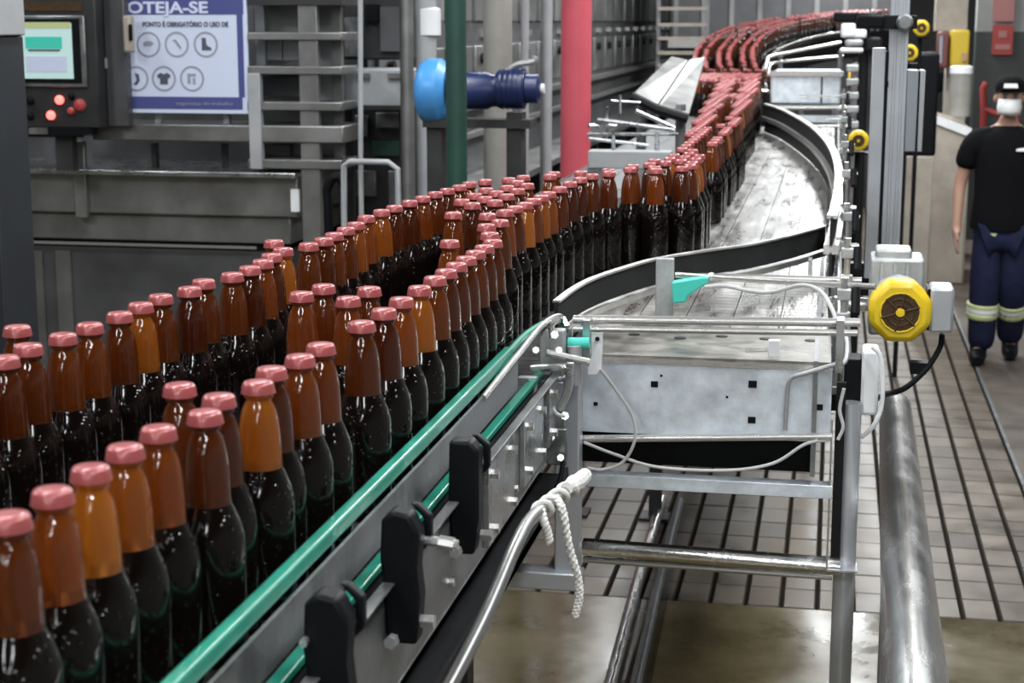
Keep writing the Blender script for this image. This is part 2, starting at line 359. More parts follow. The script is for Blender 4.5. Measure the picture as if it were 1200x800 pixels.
# climbing stretch
INC = catmull([(-.66, YEND + .05, ZB), (-.72, 11.3, ZB + .04), (-.8, 12.4, ZB + .15), (-.72, 13.6, ZB + .27), (-.42, 14.6, ZB + .36), (.05, 15.2, ZB + .42), (.3, 15.4, ZB + .44)], 12)
acc = 0; last = 0
cum = [0]
for a, b in zip(INC, INC[1:]): cum.append(cum[-1] + (b - a).length)
def inc_at(s):
    for i in range(len(INC) - 1):
        if cum[i + 1] >= s:
            t = (s - cum[i]) / (cum[i + 1] - cum[i]); p = INC[i].lerp(INC[i + 1], t); d = INC[i + 1] - INC[i]; return p, Vector((d.y, -d.x, 0)).normalized()
    return INC[-1], Vector((1, 0, 0))
far_seats = []
s_ = .03; k = 0
while s_ < cum[-1]:
    p, n = inc_at(s_)
    for t in (-.195, -.125, -.03, .04, .135, .205):
        if random.random() < .85: q = p + n * (t + random.uniform(-.006, .006)); far_seats.append((q.x, q.y, p.z))
    s_ += .067; k += 1
def bottle_parts(seg, capseg, simple=False):
    body = MB().lathe(BODY if not simple else BODY[1::2] + [BODY[-1]], seg=seg)
    neck = MB().lathe(NECK if not simple else [NECK[0], NECK[3], NECK[5], NECK[7], NECK[-1]], seg=seg)
    cap = MB().lathe(CAPP if not simple else CAPP[::2], seg=capseg, wob=[.955, .985, 1, 1, 1] if not simple else None)
    return body, neck, cap
seats.sort(key=lambda s: s[1])
proto = None
b0, n0, c0 = bottle_parts(28, 42)
for i, s in enumerate(seats[:300]):
    lab, grp = LAB[s[3]]; lab = s[4] or lab
    e = thing('beer_bottle', lab, 'bottle', (s[0], s[1], s[2]), grp); e.rotation_euler.z = random.uniform(0, 6.28)
    if proto is None:
        bo = b0.build('glass_body', 'darkglass', None, (0, 0, 0)); ne = n0.build('neck', 'amber', None, (0, 0, 0)); ca = c0.build('crown_cap', 'cap', None, (0, 0, 0), sharp=60)
        proto = (bo, ne, ca); ch = proto
    else:
        ch = [c.copy() for c in proto]
        for c in ch: COL.objects.link(c)
    for c in ch: c.parent = e; c.location = (0, 0, 0)
bs = MB(); pb = bottle_parts(10, 10, True)
for (x, y, z) in [tuple(s[:3]) for s in seats[300:]] + far_seats:
    for mi, pz in enumerate(pb):
        bs.cur = mi; o = Vector((x, y, z)); bs.add([v + o for v in pz.v], pz.f)
o = bs.build('beer_bottles', ['darkglass', 'amber', 'cap'], kind='stuff')
o['label'] = 'distant stream of amber beer bottles with red caps winding up the incline'; o['category'] = 'bottles'
print('BOTTLES', len(seats), len(far_seats), 'YEND', YEND, 'tiles', cnt)
# ================================================================== MAIN CONVEYOR (under the bottles)
def slat_lane(mb, x0, x1, y0, y1, pitch=.0381, z=ZB):
    n = int((y1 - y0) / pitch)
    for i in range(n):
        a = y0 + i * pitch; mb.bx(x0, x1, a + .0012, a + pitch - .0012, z - .004, z)
XL, XM, XE = -.955, -.47, .005
Y0 = .75
mc = thing('bottle_conveyor', 'steel bottle conveyor with black brackets on its side plate, carrying the bottles', 'conveyor', (-.7, 2.5, 0))
for i in range(6):
    a = XL + i * .0815; m = MB(); slat_lane(m, a, a + .0795, Y0, 10.2 if i < 5 else 10.2); m.build('chain_strip', 'beltdark', mc, kind='stuff')
MB().bx(XL, XM + .01, Y0, 10.2, ZB - .05, ZB - .005).build('belt_bed', 'dark', mc)
# right hand side: frame plate with flange, wear strip
XF = -.437
MB().bx(XF - .004, XF, Y0, 2.74, 1.305, ZB).bx(XF - .004, XF + .012, Y0, 2.74, ZB - .003, ZB).bx(XF - .03, XF, Y0, 2.74, 1.302, 1.305).build('side_plate', 'plate', mc, bevel=.001)
MB().bx(XL - .012, XL - .008, Y0, 10.2, 1.30, ZB - .001).build('side_plate', 'plate', mc)
MB().bx(-.47, -.455, Y0, 2.72, ZB - .010, ZB - .001).build('wear_strip', 'green', mc, bevel=.002)
MB().bx(-.8, -.42, Y0, 2.7, 1.235, 1.25).bx(-.425, -.42, Y0, 2.7, 1.235, 1.262).build('drip_tray', 'blackmetal', mc)
MB().bx(XL, XF - .03, Y0, 10.2, 1.27, ZB - .05).build('return_chain_box', 'dark', mc)
for x, y in ((-.62, 2.72), (-.9, 2.72), (-.9, .95), (-.62, .95), (-1.0, 6.6), (-.665, 6.6), (-.9, 8.9), (-.55, 8.9)):
    MB().bx(x - .025, x + .025, y - .025, y + .025, .012, 1.27).bx(x - .06, x + .06, y - .06, y + .06, 0, .012).build('leg', 'dark', mc)
for y in (1.0, 1.42, 1.88, 2.3):
    MB().tube([(XF, y, 1.335), (XF + .006, y, 1.335)], .006, 6).build('bolt', 'rod', mc)
# joint plates and bolts near the transfer corner
for (ya, yb, za, zb) in ((2.08, 2.26, 1.315, 1.43), (2.34, 2.5, 1.325, 1.432), (2.56, 2.68, 1.33, 1.434)):
    j = MB().bx(XF, XF + .008, ya, yb, za, zb).build('joint_plate', 'steel', mc, bevel=.001)
    for yy in (ya + .025, yb - .025):
        for zz in (za + .02, zb - .02): MB().tube([(XF + .008, yy, zz), (XF + .017, yy, zz)], .007, 6).build('bolt', 'rod', j)
# guide rail: green plastic on steel backing
gr = thing('guide_rail', 'long green plastic guide rail on a steel strip beside the front row of bottles', 'guide rail', (-.48, 1.7, ZB))
gp = [Vector((-.476, Y0, 1.506)), Vector((-.476, 1.35, 1.504)), Vector((-.475, 1.9, 1.504)), Vector((-.474, 2.45, 1.506))]
MB().ribbon([p + Vector((0, 0, .009)) for p in gp], [.018] * 4, .014).build('green_strip', 'green', gr, bevel=.003)
MB().ribbon([p + Vector((.012, 0, -.012)) for p in gp], [.045] * 4, .004).build('backing_strip', 'plate', gr)
MB().tube([(-.474, 2.45, 1.506), (-.472, 2.58, 1.508), (-.455, 2.68, 1.512), (-.44, 2.74, 1.505), (-.43, 2.73, 1.49)], .006, 8, 5).build('curved_end', 'green', gr)
MB().tube([(-.462, 2.2, 1.49), (-.458, 2.45, 1.505), (-.452, 2.62, 1.518), (-.44, 2.72, 1.516), (-.425, 2.71, 1.5)], .005, 8, 5).build('steel_rod', 'rod', gr)
for i, y in enumerate((1.345, 1.60, 1.90)):
    br = thing('rail_bracket', ['black plastic rail bracket with an arched notch at the rail', 'black plastic rail bracket with a shiny stud sticking out', 'black plastic rail bracket, straight and unnotched, next to the joint plates'][i], 'bracket', (XF + .012, y, 1.37), 'black rail brackets')
    ol = [(-.014, 0), (.018, .0), (.022, .05), (.019, .08), (.022, .118), (.012, .138), (-.006, .142), (-.018, .132), (-.02, .09), (-.017, .06)]
    if i == 2: ol = [(-.012, 0), (.014, 0), (.02, .045), (.02, .128), (.01, .14), (-.016, .14), (-.018, .05)]
    MB().prism([(a, b) for a, b in ol], (XF + .016, y + .012, 1.37), (1, 0, 0), (0, 0, 1), (0, -.03, 0)).build('bracket_plate', 'black', br, bevel=.004)
    MB().prism([(.012, .085), (.026, .1), (.026, .128), (.012, .14), (.004, .14), (.018, .125), (.018, .104)], (XF + .016, y + .03, 1.37), (1, 0, 0), (0, 0, 1), (0, -.012, 0)).build('rail_clip', 'black', br, bevel=.002)
    MB().tube([(XF + .036, y - .004, 1.392), (XF + .05, y - .004, 1.392)], .0075, 6).build('bolt', 'rod', br)
    MB().tube([(XF + .01, y - .02, 1.376), (XF + .01, y - .032, 1.376)], .007, 6).build('bolt', 'castgrey', br)
    if i == 1: MB().tube([(XF + .03, y + .02, 1.472), (XF + .07, y + .02, 1.468)], .0055, 10).tube([(XF + .05, y + .02, 1.47), (XF + .066, y + .02, 1.468)], .008, 8).build('stud', 'rod', br)
    if i == 0: MB().tube([(XF + .0, y - .02, 1.47), (XF + .0, y - .028, 1.47)], .004, 8).build('stud', 'rod', br)
# bent steel tube with rope
tp = [P(500, 850, 1.58), P(530, 798, 1.65), P(572, 715, 1.78), P(604, 640, 1.9), P(622, 608, 2.0), P(645, 590, 2.1), P(676, 566, 2.26)]
bt = MB().tube([P(430, 1000, 1.35)] + tp, .0085, 12, 6).build('bent_rod', 'rodgrey', None, tuple(tp[0]))
tag(bt, 'bent steel rod running along the conveyor side under the black brackets', 'rod')
rp = thing('rope', 'white braided rope wound round the bent rod end with two hanging tails', 'rope', tuple(P(655, 580, 2.1)))
wr = MB(); ax = catmull(tp[4:], 14); path = []
for i in range(len(ax)):
    t = (ax[min(i + 1, len(ax) - 1)] - ax[max(i - 1, 0)]).normalized(); u = t.orthogonal().normalized(); w = t.cross(u); a = i * 1.35
    path.append(ax[i] + (u * math.cos(a) + w * math.sin(a)) * .0105)
wr.tube(path[6:], .0042, 8, 4).tube([P(664, 572, 2.18), P(676, 566, 2.26), P(686, 556, 2.3)], [.009, .0125, .010], 10).build('winding', 'rope', rp)
def braid(pts, r, turns, name):
    c = catmull(pts, 14); m = MB()
    for ph in (0, math.pi):
        q = []
        for i, p in enumerate(c):
            t = (c[min(i + 1, len(c) - 1)] - c[max(i - 1, 0)]).normalized(); u = t.cross(Vector((0, 1, 0))).normalized(); w = t.cross(u); a = ph + i / len(c) * turns * 6.283
            q.append(p + (u * math.cos(a) + w * math.sin(a)) * r * .55)
        m.tube(q, r * .62, 8)
    m.build(name, 'rope', rp)
braid([P(652, 583, 2.1), P(660, 600, 2.09), P(667, 640, 2.09), P(677, 675, 2.09), P(679, 700, 2.09), P(674, 722, 2.09)], .0052, 14, 'hanging_tail')
braid([P(635, 598, 2.04), P(638, 612, 2.03), P(642, 624, 2.03), P(644, 636, 2.03)], .005, 4, 'hanging_tail')
# ================================================================== SIDE CONVEYOR (empty chains, right)
YP = 2.8
sc = thing('side_conveyor', 'empty steel chain conveyor with galvanised end plate beside the bottles', 'conveyor', (-.21, 4, 0))
for i in range(5):
    a = -.45 + i * .0905; m = MB(); slat_lane(m, a, a + .0885, YP + .27, 9.3); m.build('chain_strip', 'belt', sc, kind='stuff')
MB().bx(-.455, XE, YP + .05, 9.3, ZB - .06, ZB - .006).build('belt_bed', 'dark', sc)
zt = P(830, 425, YP).z
plate = MB().bx(P(670, 450, YP).x, P(975, 450, YP).x, YP, YP + .004, P(830, 512, YP).z, zt).build('end_plate', 'sheet', sc, bevel=.001)
MB().bx(P(684, 450, YP).x, P(973, 450, YP).x, YP, YP + .268, ZB - .003, ZB + .002).build('dead_plate', 'deck', sc)
for px, py in ((743, 392), (797, 396), (846, 394), (897, 397), (950, 399)):
    q = atZ(px, py, ZB + .0022); MB().lathe([(.011, 0), (.011, .001), (.006, .0015)], q, 12).build('bolt_head', 'blackmetal', sc)
MB().bx(P(684, 420, YP).x, P(973, 420, YP).x, YP - .003, YP, zt - .006, zt + .003).build('top_lip', 'rod', plate)
for (px, py, w) in ((767, 450, .012), (698, 473, .007), (882, 450, .014), (881, 492, .013), (960, 477, .012), (775, 440, .004), (852, 465, .004)):
    p = P(px, py, YP - .001); MB().box(p, (w, .003, w * .85)).build('slot', 'black', plate)
# shaft below the end plate, black sheet standing in for the gap's shade, lower flange
MB().tube([P(682, 514, YP - .02), P(975, 511, YP - .02)], .0065, 12).build('shaft', 'rod', sc)
MB().bx(-.43, -.02, YP + .1, YP + .11, 1.22, 1.31).build('gap_shade_panel', 'black', sc)
MB().bx(P(688, 575, YP).x, P(975, 575, YP).x, YP - .002, YP + .03, P(830, 577, YP).z, P(830, 562, YP).z).build('lower_flange', 'sheet', sc, bevel=.001)
MB().bx(-.02, -.012, YP - .004, 9.3, 1.24, ZB + .004).build('side_plate', 'plate', sc)
# cross tubes and legs
a = P(684, 640, YP + .06); b = P(985, 664, YP + .02)
MB().tube([a, b], .0155, 14).build('cross_tube', 'tube', sc)
MB().tube([P(684, 655, YP + .1), P(975, 676, YP + .1)], .006, 10).build('cross_rod', 'rod', sc)
lx = P(992, 600, YP + .05)
MB().tube([(lx.x, lx.y, 1.36), (lx.x, lx.y, .012)], .019, 18).tube([(lx.x, lx.y, .012), (lx.x, lx.y, 0)], .05, 16).build('leg', 'alu', sc)
q0 = P(976, 500, YP); q1 = P(976, 668, YP)
MB().bx(q0.x - .003, q0.x, YP, YP + .05, q1.z, q0.z).bx(q0.x - .003, q0.x + .05, YP, YP + .05, q1.z - .003, q1.z).build('leg_bracket', 'steel', sc)
MB().bx(q0.x + .004, q0.x + .02, YP + .02, YP + .03, q1.z, 1.4).build('angle_bar', 'blackmetal', sc)
ll = P(666, 600, YP - .06)
MB().bx(ll.x - .021, ll.x + .021, ll.y - .02, ll.y + .02, P(666, 684, ll.y).z, P(666, 440, ll.y).z).build('upright', 'alu', sc, bevel=.003)
c0_ = P(627, 670, YP - .1); c1_ = P(681, 694, YP - .1)
MB().bx(c0_.x - .1, c1_.x, YP - .1, YP - .055, c1_.z, c0_.z).build('foot_bar', 'alu', sc, bevel=.003)
for y in (8.9,):
    for x in (-.4, -.04): MB().tube([(x, y, 1.38), (x, y, 0)], .02, 12).build('leg', 'alu', sc)
# rods across in front
def rod(name, pts, r, m, label, cat, grp=None, smooth=0, seg=10, base=None):
    o = MB().tube(pts, r, seg, smooth).build(name, m, None, tuple(base or pts[0])); return tag(o, label, cat, grp)
yr = 2.74
cr = thing('cross_rail', 'pair of polished steel rods spanning the conveyor end above the plate', 'rail', tuple(P(830, 382, yr)))
MB().tube([P(672, 374, yr), P(1008, 378, yr)], .0072, 12).build('rod', 'rod', cr)
MB().tube([P(672, 385, yr - .02), P(1005, 390, yr - .02)], .0055, 12).build('rod', 'rod', cr)
for px in (690, 985): MB().bx(P(px, 380, yr).x - .006, P(px, 380, yr).x + .006, yr - .03, yr + .01, ZB + .003, P(px, 372, yr).z).build('stanchion', 'steel', cr)
# ------------------------------------------------------------------ curved guards
def guard(name, label, pix, ztop, h, strips):
    pts = catmull([atZ(x, y, ztop) for x, y in pix], 8); b = pts[len(pts) // 2]
    g = thing(name, label, 'guard', (b.x, b.y, ZB))
    for (nm, dz, hh, th, m) in strips: MB().ribbon([p - Vector((0, 0, dz)) for p in pts], [hh] * len(pts), th).build(nm, m, g)
    return g, pts
NEAR = [(652,352),(672,337),(695,325),(730,313),(770,302),(830,292),(880,285),(930,274),(966,264)]
ng, npts = guard('curved_guard', 'dark curved guard strip sweeping from the green rail to the far guard', NEAR, ZB + .10, .06,
    [('strip', .003, .05, .006, 'guard'), ('top_edge', 0, .004, .013, 'guardpale'), ('lower_rail', .058, .012, .016, 'guardpale')])
FARG = [(897,121),(915,127),(935,137),(955,150),(972,168),(981,188),(983,212),(979,240),(975,252)]
fg, fpts = guard('curved_guard', 'tall dark curved guard bulging round the bright empty chains', FARG, ZB + .15, .15,
    [('strip', .004, .066, .006, 'guard'), ('top_edge', 0, .008, .022, 'guardpale'), ('middle_rail', .066, .02, .032, 'guardpale'), ('lower_strip', .082, .062, .006, 'guard')])
# feet for the guards
for pts, g, d in ((npts, ng, .07), (fpts, fg, .144)):
    for i in (3, len(pts) // 2, len(pts) - 6):
        p = pts[i] + Vector((.012, 0, 0)); MB().bx(p.x - .005, p.x + .005, p.y - .005, p.y + .005, ZB, p.z - .06).build('foot', 'steel', g)
# guard bracket, teal lever, teal roller
gb = thing('guard_clamp', 'grey clamp plate with a teal lever on the curved guard', 'clamp', tuple(P(780, 350, 3.05)))
MB().bx(P(769, 320, 3.12).x, P(790, 320, 3.12).x, 3.11, 3.125, ZB + .002, P(780, 302, 3.12).z).build('clamp_plate', 'castgrey', gb, bevel=.002)
def pix_prism(mb, pix, y, th):
    pts = [P(a, b, y) for a, b in pix]; o = pts[0]
    return mb.prism([((p - o).x, (p - o).z) for p in pts], o, (1, 0, 0), (0, 0, 1), (0, th, 0))
pix_prism(MB(), [(787,331),(822,325),(831,325),(829,332),(806,347),(804,354),(788,356)], 3.06, .03).build('lever', 'teal', gb, bevel=.003)
MB().tube([P(826, 326, 3.08), P(834, 322, 3.1)], .005, 8).build('lever_pin', 'rod', gb)
sn = thing('sensor', 'small teal sensor head on a white bracket at the plate corner', 'sensor', tuple(P(690, 440, 2.7)))
MB().tube([P(666, 402, 2.68), P(691, 402, 2.68)], .0095, 12).build('sensor_head', 'teal', sn)
pix_prism(MB(), [(692,391),(706,391),(705,432),(700,440),(688,440),(688,425),(693,418)], 2.72, .012).build('mount', 'white', sn, bevel=.002)
MB().tube([P(700, 397, 2.718), P(700, 397, 2.712)], .004, 8).build('screw', 'black', sn)
# clamps cluttering the corner
cn = thing('corner_clamp', 'cluster of steel clamps and pins where the green rail meets the plate', 'clamp', tuple(P(650, 470, 2.66)))
MB().bx(P(632, 420, 2.66).x, P(662, 420, 2.66).x, 2.655, 2.675, P(640, 440, 2.66).z, P(640, 385, 2.66).z).build('clamp_block', 'castgrey', cn, bevel=.003)
MB().tube([P(640, 413, 2.64), P(690, 424, 2.66)], .006, 8).build('pin', 'rod', cn)
MB().tube([P(622, 432, 2.62), P(664, 430, 2.62)], .006, 8).build('pin', 'rod', cn)
MB().tube([P(668, 425, 2.63), P(666, 455, 2.63), P(656, 480, 2.63)], .007, 8, 4).build('bent_pin', 'steel', cn)
MB().tube([P(673, 405, 2.67), P(675, 450, 2.67)], .012, 12).build('knob', 'castgrey', cn)
MB().bx(P(626, 470, 2.64).x, P(662, 470, 2.64).x, 2.63, 2.645, P(640, 500, 2.64).z, P(640, 445, 2.64).z).build('clamp_plate', 'plate', cn, bevel=.002)
for px, py in ((632, 474), (614, 482), (640, 478), (662, 487), (650, 392)): MB().tube([P(px, py, 2.62), P(px, py, 2.60)], .007, 6).build('bolt', 'rod', cn)
MB().bx(P(608, 455, 2.6).x, P(630, 455, 2.6).x, 2.59, 2.605, P(615, 478, 2.6).z, P(615, 440, 2.6).z).build('clamp_plate', 'castgrey', cn, bevel=.002)
MB().tube([P(618, 452, 2.6), P(618, 452, 2.57)], .009, 8).build('knob', 'black', cn)
MB().tube([P(646, 396, 2.66), P(646, 380, 2.66), P(655, 373, 2.66)], .006, 8, 4).build('eye_bolt', 'rod', cn)
MB().bx(P(640, 520, 2.62).x, P(664, 520, 2.62).x, 2.62, 2.63, P(650, 545, 2.62).z, P(650, 502, 2.62).z).build('clamp_plate', 'plate', cn, bevel=.002)
for px, py in ((646, 512), (657, 536), (628, 410), (655, 410)): MB().tube([P(px, py, 2.61), P(px, py, 2.59)], .006, 6).build('bolt', 'rod', cn)
MB().tube([P(660, 540, 2.6), P(655, 565, 2.58), P(640, 590, 2.55)], .004, 8, 4).build('wire_tail', 'black', cn)
MB().tube([P(620, 485, 2.6), P(640, 470, 2.6), P(652, 484, 2.6), P(662, 488, 2.6)], .003, 6, 4).build('wire_loop', 'wire', cn)
# ------------------------------------------------------------------ guard supports along the right side
for i, (y, hz) in enumerate(((2.98, .12), (3.38, .14), (3.85, .16), (4.5, .2), (5.3, .22), (6.3, .24), (7.6, .27))):
    x = .035 if y > 3.1 else .028
    lab = ['clamp post joined to the lowest rod, next to the yellow motor', 'clamp post holding the rod behind the teal lever', 'clamp post at the joint of the two curved guards', 'clamp post beside the bright bulge of chains', 'clamp post before the tall aluminium column', 'clamp post by the small yellow motor', 'clamp post by the bright steel cover'][i]
    g = thing('guard_support', 'steel ' + lab, 'support', (x, y, ZB - .12), 'guard supports')
    MB().tube([(x, y, ZB - .0905), (x, y, ZB + hz)], .0065, 10).build('post', 'rod', g)
    MB().bx(-.0115, x, y - .006, y + .006, ZB - .0905, ZB - .078).build('foot_arm', 'steel', g)
    for zz in (ZB + hz - .03, ZB + hz * .4): MB().box((x, y, zz), (.024, .022, .02)).build('clamp', 'castgrey', g, bevel=.002)
    tx = -.03
    if y < 3.7:
        bp = min(npts, key=lambda p: abs(p.y - y - .05)); tx = bp.x + .012
    else:
        bp = min(fpts, key=lambda p: abs(p.y - y)); tx = bp.x + .01
    if y > 3.1: MB().tube([(tx, y, ZB + hz * .4), (x + (.06 if y < 3.1 else .03), y, ZB + hz * .4)], .0055, 10).build('arm', 'rod', g)
    if hz > .15: MB().tube([(tx, y, ZB + hz - .03), (x + .03, y, ZB + hz - .03)], .0045, 8).build('arm', 'rod', g)
    MB().tube([(x + .02, y, ZB + hz - .02), (x + .02, y - .03, ZB + hz - .06)], .008, 8).build('grip', 'black', g)
# frame tubes on the right side
ft = thing('frame_tube', 'long dark steel frame tube along the right side of the empty chains', 'tube', (.02, 5, 1.37))
MB().bx(.006, .05, 3.0, 9.3, 1.31, 1.345).build('beam', 'blackmetal', ft)
MB().tube([(.022, 3.0, ZB + .05), (.022, 9.3, ZB + .05)], .005, 8).build('rail', 'rod', ft)
for y in (3.2, 5.0, 7.2, 9.0): MB().bx(.012, .026, y - .01, y + .01, 1.345, ZB + .05).build('stay', 'steel', ft)
# ================================================================== YELLOW MOTORS
def motor(c, r, label, detail=True, name='motor'):
    """motor with its axis along Y, fan end to the viewer"""
    c = Vector(c); g = thing(name, label, 'motor', tuple(c - Vector((0, 0, r))), 'yellow motors')
    oc = []
    for k in range(8):
        a = math.pi / 8 + k * math.pi / 4; oc.append((r * 1.08 * math.cos(a), r * 1.08 * math.sin(a)))
    hood = MB().prism(oc, c, (1, 0, 0), (0, 0, 1), (0, r * 1.1, 0)).build('fan_hood', 'yellow', g, bevel=r * .2)
    MB().lathe([(r * .66, 0), (r * .66, r * .03)], c + Vector((0, 0, 0)), 20, (0, -1, 0)).build('grille', 'fan', hood)
    for rr in (.24, .44, .64):
        MB().tube([c + Vector((r * rr * math.cos(a), -r * .04, r * rr * math.sin(a))) for a in [k * math.pi / 8 for k in range(17)]], r * .03, 6).build('grille_ring', 'yellow' if rr > .5 else 'fan', hood)
    MB().lathe([(r * .16, 0), (r * .14, r * .07), (r * .05, r * .08)], c, 12, (0, -1, 0)).build('hub', 'yellow', hood)
    for k in range(6):
        a = k * math.pi / 3 + .3; MB().tube([c + Vector((r * .15 * math.cos(a), -r * .05, r * .15 * math.sin(a))), c + Vector((r * .64 * math.cos(a), -r * .05, r * .64 * math.sin(a)))], r * .035, 6).build('spoke', 'fan', hood)
    m = MB().lathe([(r * .92, 0), (r * .92, r * 1.9)], c + Vector((0, r * 1.1, 0)), 20, (0, 1, 0)); m.build('stator', 'castgrey', g)
    return g
mp_ = P(1055, 366, 3.2)
mm = motor(mp_, .0585, 'large yellow motor with grey terminal box beside the clamp posts')
p0, p1 = P(1093, 338, 3.2), P(1117, 392, 3.2)
MB().bx(p0.x - .003, p1.x, 3.21, 3.29, p1.z, p0.z).build('terminal_box', 'alu', mm, bevel=.006)
MB().bx(p0.x - .008, p0.x, 3.215, 3.285, p1.z + .004, p0.z - .004).build('box_gasket', 'black', mm)
g0, g1 = P(1021, 303, 3.34), P(1083, 330, 3.34)
gx = MB().bx(g0.x, g1.x, 3.34, 3.46, g1.z - .11, g0.z); gx.bx(P(1027, 290, 3.36).x, P(1069, 300, 3.36).x, 3.36, 3.44, g0.z - .01, P(1040, 292, 3.36).z)
gx.bx(g1.x - .03, P(1084, 310, 3.4).x, 3.38, 3.45, g1.z - .08, P(1080, 304, 3.4).z); gx.build('gearbox', 'castgrey', mm, bevel=.006)
for px in (1034, 1050, 1064): MB().bx(P(px, 295, 3.35).x - .003, P(px, 295, 3.35).x + .003, 3.335, 3.345, g1.z, g0.z - .004).build('cooling_rib', 'castgrey', mm)
MB().tube([(.0, 3.4, mp_.z - .02), (g0.x + .01, 3.4, mp_.z - .02)], .014, 12).build('drive_shaft', 'rod', mm)
rod('motor_cable', [P(1104, 392, 3.24), P(1101, 408, 3.24), P(1085, 433, 3.22), P(1060, 455, 3.2), P(1038, 462, 3.15), P(1022, 470, 3.0)], .0055, 'black', 'black cable drooping from the large yellow motor terminal box', 'cable', smooth=6)
MB_ = MB().box(P(1076, 430, 3.235), (.03, .03, .022)); o = MB_.build('cable_gland', 'black', mm)
motor(P(1006, 165, 7.9), .047, 'small yellow motor low behind the curved guard')
m2 = motor(P(1005, 89, 9.8), .052, 'small yellow motor below the black valve block')
m3 = motor(P(1080, 33, 11), .05, 'small yellow motor high behind the aluminium column')
m4 = motor(P(1066, 62, 9.5), .045, 'small yellow motor half hidden by the aluminium column')
# ================================================================== ALUMINIUM COLUMN
yc = 4.7
ac = thing('aluminium_column', 'tall grooved aluminium column behind the large yellow motor', 'column', (P(1047, 200, yc).x, yc, 1.2))
MB().bx(.05, P(1058, 200, yc).x, yc, yc + .05, 1.25, 1.34).build('mounting_arm', 'blackmetal', ac)
xa, xb = P(1036, 200, yc).x, P(1058, 200, yc).x
pr = MB().bx(xa, xb, yc, yc + .05, 1.2, 2.6)
for k in range(2): pr.bx(xa + .012 + k * .02, xa + .02 + k * .02, yc - .003, yc, 1.2, 2.6)
pr.build('profile', 'alu', ac, bevel=.002)
xc, xd = P(1017, 200, yc).x, P(1034, 200, yc).x
pr = MB().bx(xc, xd - .004, yc - .01, yc + .04, 1.3, P(1025, 56, yc).z); pr.build('side_profile', 'alu', ac, bevel=.002)
MB().bx(xd - .004, xa, yc + .01, yc + .04, 1.3, P(1025, 60, yc).z).build('joint_groove', 'blackmetal', ac)
MB().bx(xd - .003, xd + .006, yc - .014, yc - .008, P(1036, 102, yc).z, P(1036, 95, yc).z).build('bolt', 'black', ac)
cl = thing('column_clamp', 'black pipe clamp with a round grey boss on the aluminium column', 'clamp', tuple(P(1040, 30, yc - .03)))
MB().bx(P(1004, 30, yc - .02).x, P(1036, 30, yc - .02).x, yc - .05, yc - .01, P(1000, 33, yc).z, P(1000, 18, yc).z).build('arm', 'black', cl, bevel=.006)
MB().lathe([(.022, 0), (.022, .03), (.016, .045)], P(1060, 26, yc - .03), 16, (0, -1, 0)).build('boss', 'plate', cl)
MB().bx(xa - .02, xb + .02, yc - .03, yc - .003, P(1050, 34, yc).z, P(1050, 18, yc).z).build('clamp_band', 'blackmetal', cl, bevel=.003)
gbx = thing('electrical_cabinet', 'grey electrical cabinet fixed to the aluminium column', 'cabinet', tuple(P(1070, 180, yc)))
MB().bx(xb + .001, P(1076, 100, yc).x, yc, yc + .09, P(1070, 178, yc).z, P(1070, 82, yc).z).build('body', 'alubox', gbx, bevel=.003)
MB().bx(P(1076, 100, yc).x, P(1078, 100, yc).x, yc + .004, yc + .086, P(1070, 177, yc).z, P(1070, 83, yc).z).build('door_gap', 'black', gbx)
MB().bx(P(1078, 100, yc).x, P(1084, 100, yc).x, yc, yc + .09, P(1070, 178, yc).z, P(1070, 82, yc).z).build('door', 'palegrey', gbx, bevel=.003)
# ================================================================== HANDRAIL TUBE
ta, tb = P(1049, 478, 4.25), P(1072, 800, 1.96)
d = (tb - ta); te = tb + d * .35
hr = thing('handrail', 'thick polished steel handrail tube beside the tiled walkway', 'handrail', (ta.x, ta.y, 0))
dn = d.normalized()
MB().tube([ta - dn * .035, ta - dn * .03, ta - dn * .018, ta, te], [.012, .024, .035, .04, .04], 28).build('tube', 'tube', hr)
for t in (.12, 1.3):
    p = ta + d * t; MB().tube([p, (p.x, p.y, 0)], .02, 12).build('post', 'alu', hr)
# white box + black panel + conduit right of the plate
wb = thing('junction_box', 'narrow white junction box with a black side under the clamp posts', 'box', tuple(P(1005, 495, 2.85)))
MB().bx(P(1009, 450, 2.86).x, P(1030, 450, 2.86).x, 2.86, 2.93, P(1020, 487, 2.86).z, P(1020, 411, 2.86).z).build('cover', 'white', wb, bevel=.006)
MB().bx(P(989, 450, 2.87).x, P(1009, 450, 2.87).x, 2.87, 2.93, P(1000, 492, 2.87).z, P(1000, 421, 2.87).z).build('side_panel', 'black', wb, bevel=.002)
rod('conduit', [P(1022, 406, 2.84), P(1031, 416, 2.84), P(1034, 440, 2.84), P(1033, 475, 2.84), P(1024, 498, 2.84), P(1010, 512, 2.86)], .004, 'white', 'white conduit curving round the junction box', 'conduit', smooth=6)
rod('cable', [P(989, 455, 2.78), P(984, 480, 2.78), P(988, 500, 2.78), P(982, 515, 2.78)], .003, 'wire', 'short grey cable hanging beside the junction box black side', 'cable', smooth=6)
rod('cable', [P(703, 432, 2.72), P(722, 457, 2.74), P(741, 487, 2.75), P(744, 515, 2.75), P(730, 541, 2.75), P(706, 550, 2.74), P(688, 548, 2.72)], .0028, 'wire', 'pale cable looping from the teal sensor down the end plate', 'cable', smooth=8)
rod('cable', [P(684, 518, 2.765), P(720, 532, 2.76), P(770, 547, 2.76), P(850, 551, 2.76), P(905, 543, 2.76), P(940, 522, 2.76), P(958, 516, 2.77)], .0028, 'wire', 'grey cable sagging below the shaft', 'cable', smooth=8)
